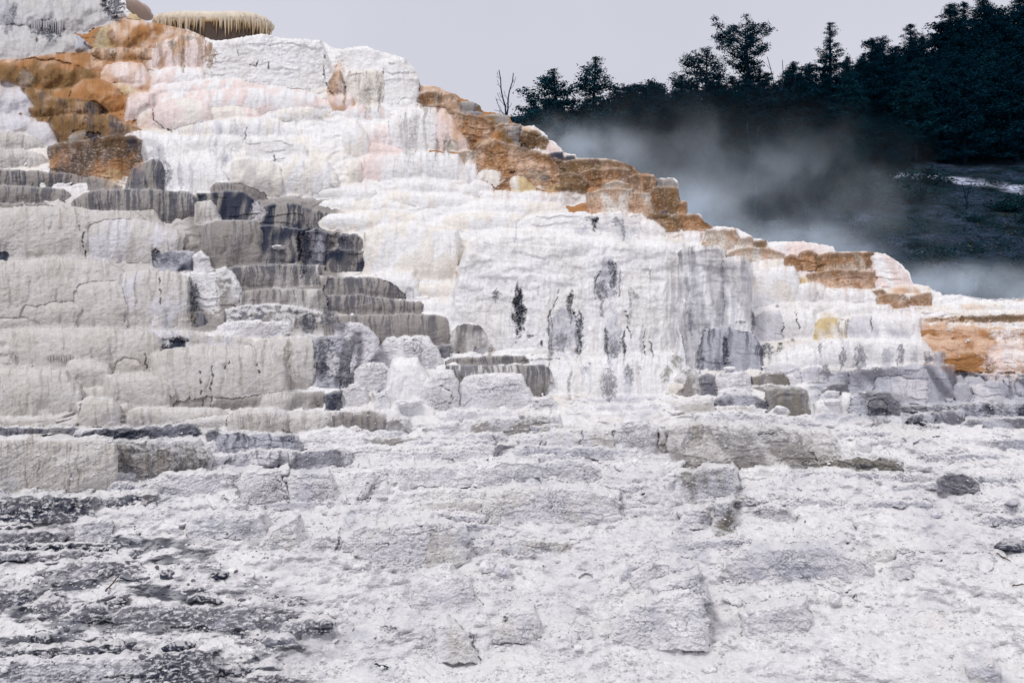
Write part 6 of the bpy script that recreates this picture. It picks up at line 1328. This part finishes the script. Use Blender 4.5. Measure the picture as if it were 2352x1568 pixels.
# ------------------------------------------------------------------ loose stones, sticks and the log
import bmesh
def rock_mesh(seed, sub=5, flat=.7, crag=.3):
    bm = bmesh.new(); bmesh.ops.create_icosphere(bm, subdivisions=sub, radius=1)
    rng = np.random.default_rng(seed)
    v = np.array([p.co[:] for p in bm.verts]); f = np.array([[p.index for p in q.verts] for q in bm.faces]); bm.free()
    for k in range(14):                                  # flat fracture faces
        n = rng.normal(size=3); n /= np.linalg.norm(n); c = rng.uniform(.55, .9)
        dd = v @ n; v = v - np.clip(dd - c, 0, None)[:, None] * n * .9
    v = v * (1 + crag * .35 * noise(v[:, 0] * 3 + v[:, 2] * 2, v[:, 1] * 3 + seed, seed) + .06 * noise(v[:, 0] * 9 + v[:, 2] * 5, v[:, 1] * 9 + v[:, 2] * 4, seed) + .012 * noise(v[:, 0] * 21 + v[:, 2] * 15, v[:, 1] * 21 + v[:, 2] * 14, seed))[:, None]
    v[:, 2] *= flat
    return v, f
def rock(x, y, w_, h_, k, k2, label, seed, tilt=0):
    p = surf(x, y); m = p.y / F / 3
    v, f = rock_mesh(seed)
    v = v * np.array([w_ / 2 * m, w_ / 2 * m * .8, h_ / 2 * m / .7])
    mixm = sstep(-.1, .3, noise(v[:, 0] / m / 25, v[:, 2] / m / 20 + seed, seed))[:, None]
    c = PAL[k] * (1 - mixm) + PAL[k2] * mixm
    sp = sstep(.1, .5, noise(v[:, 0] / m / 24 + v[:, 1] / m / 30, v[:, 2] / m / 20 + seed, seed + 5) + .8 * v[:, 2] / np.abs(v[:, 2]).max())[:, None] * .6
    c = c * (1 - sp) + PAL['W'] * .9 * sp
    o = link("rock", np_mesh("rock", v, f, True, c), M_ROCK)
    o.location = p + Vector((0, -.02, h_ * .28 * m)); o.rotation_euler = (0, tilt, seed)
    tag(o, label, "rock")
rock(1150, 3135 + 845, 110, 84, 'D', 'S', "dark rock with a sharp top lying right of the brown stick", 3)
rock(1520, 3135 + 850, 150, 84, 'D', 'N', "dark blocky rock alone in white rubble, right of the dark pointed one", 4)
rock(1235, 3135 + 850, 120, 50, 'W', 'L', "flat white stone leaning against the dark pointed rock", 5)
rock(1240, 3135 + 1345, 250, 96, 'N', 'D', "dark long block perched on the lowest grey ledge", 6)
rock(1430, 3135 + 1350, 150, 66, 'W', 'L', "white block right of the dark long block on the lowest ledge", 7)
rock(900, 3135 + 1320, 110, 90, 'D', 'S', "dark squarish rock at the end of the dark lower ledge", 8)
rock(310, 3135 + 1290, 150, 90, 'D', 'S', "dark speckled rock above the long dark ledge near the left edge", 9)
rock(950, 3135 + 600, 70, 50, 'X', 'L', "pale grey round stone at the tip of the blue-black bed", 10)
rock(1920, 3135 + 730, 90, 60, 'W', 'L', "white cobble below the grey slanting slab", 11)
rock(1200, 3135 + 520, 110, 60, 'W', 'L', "white rough block in the rubble under the grey cracked wall", 12)
rock(320, 3135 + 1130, 110, 60, 'S', 'D', "grey wedge-shaped stone left of the dark tilted block", 13)
rock(2250, 3135 + 1180, 130, 80, 'D', 'S', "dark crumbly rock at the right end of the grey slab", 14)
rock(2352 + 990, 3135 + 790, 120, 96, 'W', 'L', "white pointed boulder, left one of the pair on the powdery lump", 15)
rock(2352 + 1110, 3135 + 820, 140, 110, 'L', 'X', "greyish boulder, right one of the pair on the powdery lump", 16)
rock(2352 + 1630, 3135 + 1340, 90, 50, 'W', 'L', "white stone beside a dark gap low in the middle", 17)
rock(2352 + 110, 3135 + 780, 90, 50, 'W', 'L', "white cobble at the foot of the large cracked lump", 18)
rock(4704 + 2260, 3135 + 650, 260, 100, 'S', 'D', "large dark grey boulder above the sticks at the right edge", 19)
rock(4704 + 2260, 3135 + 350, 130, 60, 'X', 'S', "smooth grey stone higher up near the right edge", 20)
rock(4704 + 330, 3135 + 1010, 140, 70, 'W', 'L', "white lumpy stone lodged beside the tall grey lump", 21)
rock(4704 + 370, 3135 + 1030, 80, 60, 'W', 'L', "small white stone touching the lodged lumpy one", 22)
rock(4704 + 1040, 3135 + 1010, 130, 90, 'W', 'L', "rounded white boulder above the thin black crack", 23)
rock(4704 + 1740, 3135 + 430, 90, 60, 'L', 'X', "pale angular stone on the open powdery slope at the right", 24)
rock(4704 + 190, 3135 + 1490, 100, 50, 'W', 'L', "white slab with a dark gap under it at the bottom edge", 25)
rock(1975, 835, 90, 60, 'W', 'E', "crumbly white block on the edge of the upper white shelf", 26)
rock(2300, 1285, 80, 60, 'W', 'E', "round white block beside the swollen white step above the wide white apron", 27)
rock(1930, 1715, 110, 40, 'W', 'L', "white crumbs of rock resting on the black streaked step", 28)
rock(2352 + 460, 1568 + 1225, 220, 70, 'W', 'L', "heap of white blocks at the foot of the bright white sheet", 29)
rock(4704 + 320, 1568 + 985, 110, 46, 'W', 'L', "white block on the foot of the grey column", 30)
rock(4704 + 670, 1568 + 1262, 120, 50, 'W', 'L', "white block beside the olive streaked step", 31)
rock(4704 + 1030, 1568 + 1215, 130, 60, 'W', 'L', "broad white slab lying left of the dark cracked steps", 32)

def stick(pts, r, mat, label, cat, name, lift=.02):
    P3 = [surf(x, y) + Vector((0, -lift, lift)) for x, y in pts]
    m = P3[0].y / F / 3
    dense = []
    for a_, b_ in zip(P3[:-1], P3[1:]):
        for q in range(4): dense.append(a_.lerp(b_, q / 4) + Vector((0, 0, .006 * math.sin(7 * q + len(dense)))))
    dense.append(P3[-1])
    n = len(dense); mb = MB(); org = dense[0].copy()
    mb.tube([p - org for p in dense], [r * m * (1 - .45 * k / n) * (1 + .15 * math.sin(k * 2.3)) for k in range(n)], 7)
    mid = dense[n // 2] - org
    mb.tube([mid, mid + Vector((.10 * r * m * 60, 0, .05 * r * m * 50))], [r * m * .5, r * m * .2], 5)
    o = link(name, mb.build(name), mat); o.location = org; tag(o, label, cat)
stick([(738, 3135 + 955), (785, 3135 + 905), (832, 3135 + 850)], 6, M_STICK, "short reddish brown stick leaning on a dark slab in the rubble", "stick", "stick", .05)
stick([(832, 3135 + 855), (900, 3135 + 870), (980, 3135 + 885)], 5, M_BARK, "dark twig lying flat from the top of the brown stick", "stick", "stick")
stick([(2352 + 160, 3135 + 305), (2352 + 200, 3135 + 235), (2352 + 265, 3135 + 165)], 18, M_GREYLOG, "pale weathered log stub tilted against the white ledge", "log", "log", .06)
stick([(4704 + 2160, 3135 + 685), (4704 + 2205, 3135 + 712), (4704 + 2252, 3135 + 737)], 5, M_STICK, "short dark stick below the dark boulder at the right", "stick", "stick")
stick([(4704 + 2270, 3135 + 906), (4704 + 2310, 3135 + 897), (4704 + 2352, 3135 + 897)], 5, M_STICK, "dark stick cut by the right edge on open powder", "stick", "stick")
stick([(2352 + 235, 3135 + 1445), (2352 + 280, 3135 + 1460), (2352 + 325, 3135 + 1470)], 6, M_BARK, "dark splinter of wood at the bottom in white rubble", "stick", "stick")

def rubble(n, seed):
    rng = np.random.default_rng(seed)
    proto = [rock_mesh(100 + k, 2, .7, .5) for k in range(6)]
    VS = []; FS = []; CS = []; nb = 0
    gx = rng.uniform(-300, 7350, n * 3); gy = 3000 + 2000 * rng.uniform(0, 1, n * 3) ** .8
    keepm = noise(gx / 260, gy / 120, 401) + .5 * noise(gx / 70, gy / 45, 402) > .02
    gx = gx[keepm][:n]; gy = gy[keepm][:n]
    gx0 = HG['gx1'][0]; dgx = HG['gx1'][1] - gx0
    for x, y in zip(gx, gy):
        c = int(np.clip((x - gx0) / dgx, 0, NC - 1)); col = HG['GY'][:, c]
        r = int(np.clip((col[0] - y) / (col[0] - col[-1]) * (NR - 1), 0, NR - 1))
        p = np.array([HG['X'][r, c], HG['Y'][r, c], HG['Z'][r, c]])
        c2 = min(c + 1, NC - 1); r2 = min(r + 2, NR - 1)
        if HG['Y'][r2, c] - HG['Y'][r, c] < .55 * abs(HG['Z'][r2, c] - HG['Z'][r, c]): continue
        s_ = min(rng.lognormal(-4.3, .5), .06)
        v, f = proto[rng.integers(6)]
        a = rng.uniform(0, 6.28); ca, sa = math.cos(a), math.sin(a)
        v = v * s_ * rng.uniform(.7, 1.3, 3); v = np.stack([v[:, 0] * ca - v[:, 1] * sa, v[:, 0] * sa + v[:, 1] * ca, v[:, 2]], 1) + p + np.array([0, 0, s_ * .2])
        dark = x < 1900 and y > 3700 and rng.random() < .2
        cc = (PAL['S'] if dark else (PAL['W'] if rng.random() < .6 else PAL['L'])) * rng.uniform(.78, .95)
        VS.append(v); FS.append(f + nb); CS.append(np.tile(cc, (len(v), 1))); nb += len(v)
    o = link("rubble", np_mesh("rubble", np.concatenate(VS), np.concatenate(FS), False, np.clip(np.concatenate(CS), 0, .86)), M_ROCK)
    tag(o, "white crumbs and stones strewn over the foot of the slope", "rubble", None, "stuff")
rubble(14000, 9)

# ------------------------------------------------------------------ steam drifting up behind the ridge
def steam(name, pa, pb, depth, height, dens, label, seed, scale=.35, drop=.8, floor=.1):
    """a bank of steam lying along the ridge from pa to pb"""
    pa = Vector(pa); pb = Vector(pb); ax = pb - pa; L = ax.length
    ux = ax.normalized(); uz = Vector((0, 0, 1)); uy = uz.cross(ux).normalized()
    bm = bmesh.new(); bmesh.ops.create_icosphere(bm, subdivisions=3, radius=1)
    me = bpy.data.meshes.new(name); bm.to_mesh(me); bm.free()
    o = link(name, me)
    mtx = Matrix((ux, uy, uz.copy())).transposed().to_4x4()
    # sheared along the ridge so the local up stays vertical
    o.matrix_world = Matrix.Translation((pa + pb) / 2 + Vector((0, 0, 0))) @ mtx @ Matrix.Diagonal((L / 2 * 1.1, depth / 2, height / 1.0, 1))
    m = bpy.data.materials.new(name); m.use_nodes = True; n = m.node_tree; n.nodes.clear()
    ou = n.nodes.new("ShaderNodeOutputMaterial"); pv = n.nodes.new("ShaderNodeVolumePrincipled")
    pv.inputs["Color"].default_value = (.84, .92, 1.0, 1); pv.inputs["Anisotropy"].default_value = .35
    n.links.new(pv.outputs[0], ou.inputs["Volume"])
    tcn = n.nodes.new("ShaderNodeTexCoord")
    geo = n.nodes.new("ShaderNodeNewGeometry")
    mp = n.nodes.new("ShaderNodeMapping"); mp.inputs["Scale"].default_value = (scale, scale, scale * .9); mp.inputs["Location"].default_value = (seed, 0, 0)
    mp.inputs["Rotation"].default_value = (0, R(-24), 0)
    n.links.new(geo.outputs["Position"], mp.inputs["Vector"])
    nz = n.nodes.new("ShaderNodeTexNoise"); nz.inputs["Scale"].default_value = 1.0; nz.inputs["Detail"].default_value = 6; nz.inputs["Roughness"].default_value = .55; nz.inputs["Distortion"].default_value = .3
    n.links.new(mp.outputs[0], nz.inputs["Vector"])
    r1 = n.nodes.new("ShaderNodeMapRange"); r1.inputs[1].default_value = .44; r1.inputs[2].default_value = .61; r1.interpolation_type = 'SMOOTHSTEP'
    n.links.new(nz.outputs[0], r1.inputs[0])
    ln = n.nodes.new("ShaderNodeVectorMath"); ln.operation = 'LENGTH'; n.links.new(tcn.outputs["Object"], ln.inputs[0])
    r2 = n.nodes.new("ShaderNodeMapRange"); r2.inputs[1].default_value = 1.0; r2.inputs[2].default_value = .1; r2.interpolation_type = 'SMOOTHSTEP'
    n.links.new(ln.outputs["Value"], r2.inputs[0])
    sp = n.nodes.new("ShaderNodeSeparateXYZ"); n.links.new(tcn.outputs["Object"], sp.inputs[0])
    r3 = n.nodes.new("ShaderNodeMapRange"); r3.inputs[1].default_value = drop; r3.inputs[2].default_value = -.05; r3.interpolation_type = 'SMOOTHSTEP'
    r3.inputs[3].default_value = .06; r3.inputs[4].default_value = 1
    n.links.new(sp.outputs[2], r3.inputs[0])
    ad = n.nodes.new("ShaderNodeMath"); ad.operation = 'MULTIPLY_ADD'; ad.inputs[1].default_value = 1 - floor; ad.inputs[2].default_value = floor
    n.links.new(r1.outputs[0], ad.inputs[0])
    m1 = n.nodes.new("ShaderNodeMath"); m1.operation = 'MULTIPLY'; n.links.new(ad.outputs[0], m1.inputs[0]); n.links.new(r2.outputs[0], m1.inputs[1])
    m2 = n.nodes.new("ShaderNodeMath"); m2.operation = 'MULTIPLY'; n.links.new(m1.outputs[0], m2.inputs[0]); n.links.new(r3.outputs[0], m2.inputs[1])
    m3 = n.nodes.new("ShaderNodeMath"); m3.operation = 'MULTIPLY'; m3.inputs[1].default_value = dens; n.links.new(m2.outputs[0], m3.inputs[0])
    n.links.new(m3.outputs[0], pv.inputs["Density"])
    me.materials.append(m)
    tag(o, label, "steam", None, "stuff")
steam("steam", at(1180, 275, 36.8), at(1520, 405, 36.3), 2.2, 1.6, 1.1, "faint white steam fuming off the upper rust-coloured ledges", 2.0, .8, .95, .25)
steam("steam", at(1420, 395, 36.3), at(1720, 565, 35.4), 2.4, 1.9, 2.0, "thick white steam behind the tall rust and ochre shelves", 3.4, .7, .95, .3)
steam("steam", at(1580, 545, 35.8), at(2080, 632, 34.9), 2.4, 1.6, 2.2, "white steam rolling behind the pale peach part of the ridge", 5.1, .7, .95, .3)
steam("steam", at(1230, 310, 41), at(2180, 600, 38), 4.0, 5.2, .30, "thin blue-white steam drifting up into the trees above the orange ridge", 6.3, .5, 1.0, .2)
steam("steam", at(1900, 610, 34.3), at(2680, 715, 33), 2.4, 1.2, 1.5, "bright steam hugging the lowest right end of the ridge", 9.0, .7, .95, .3)
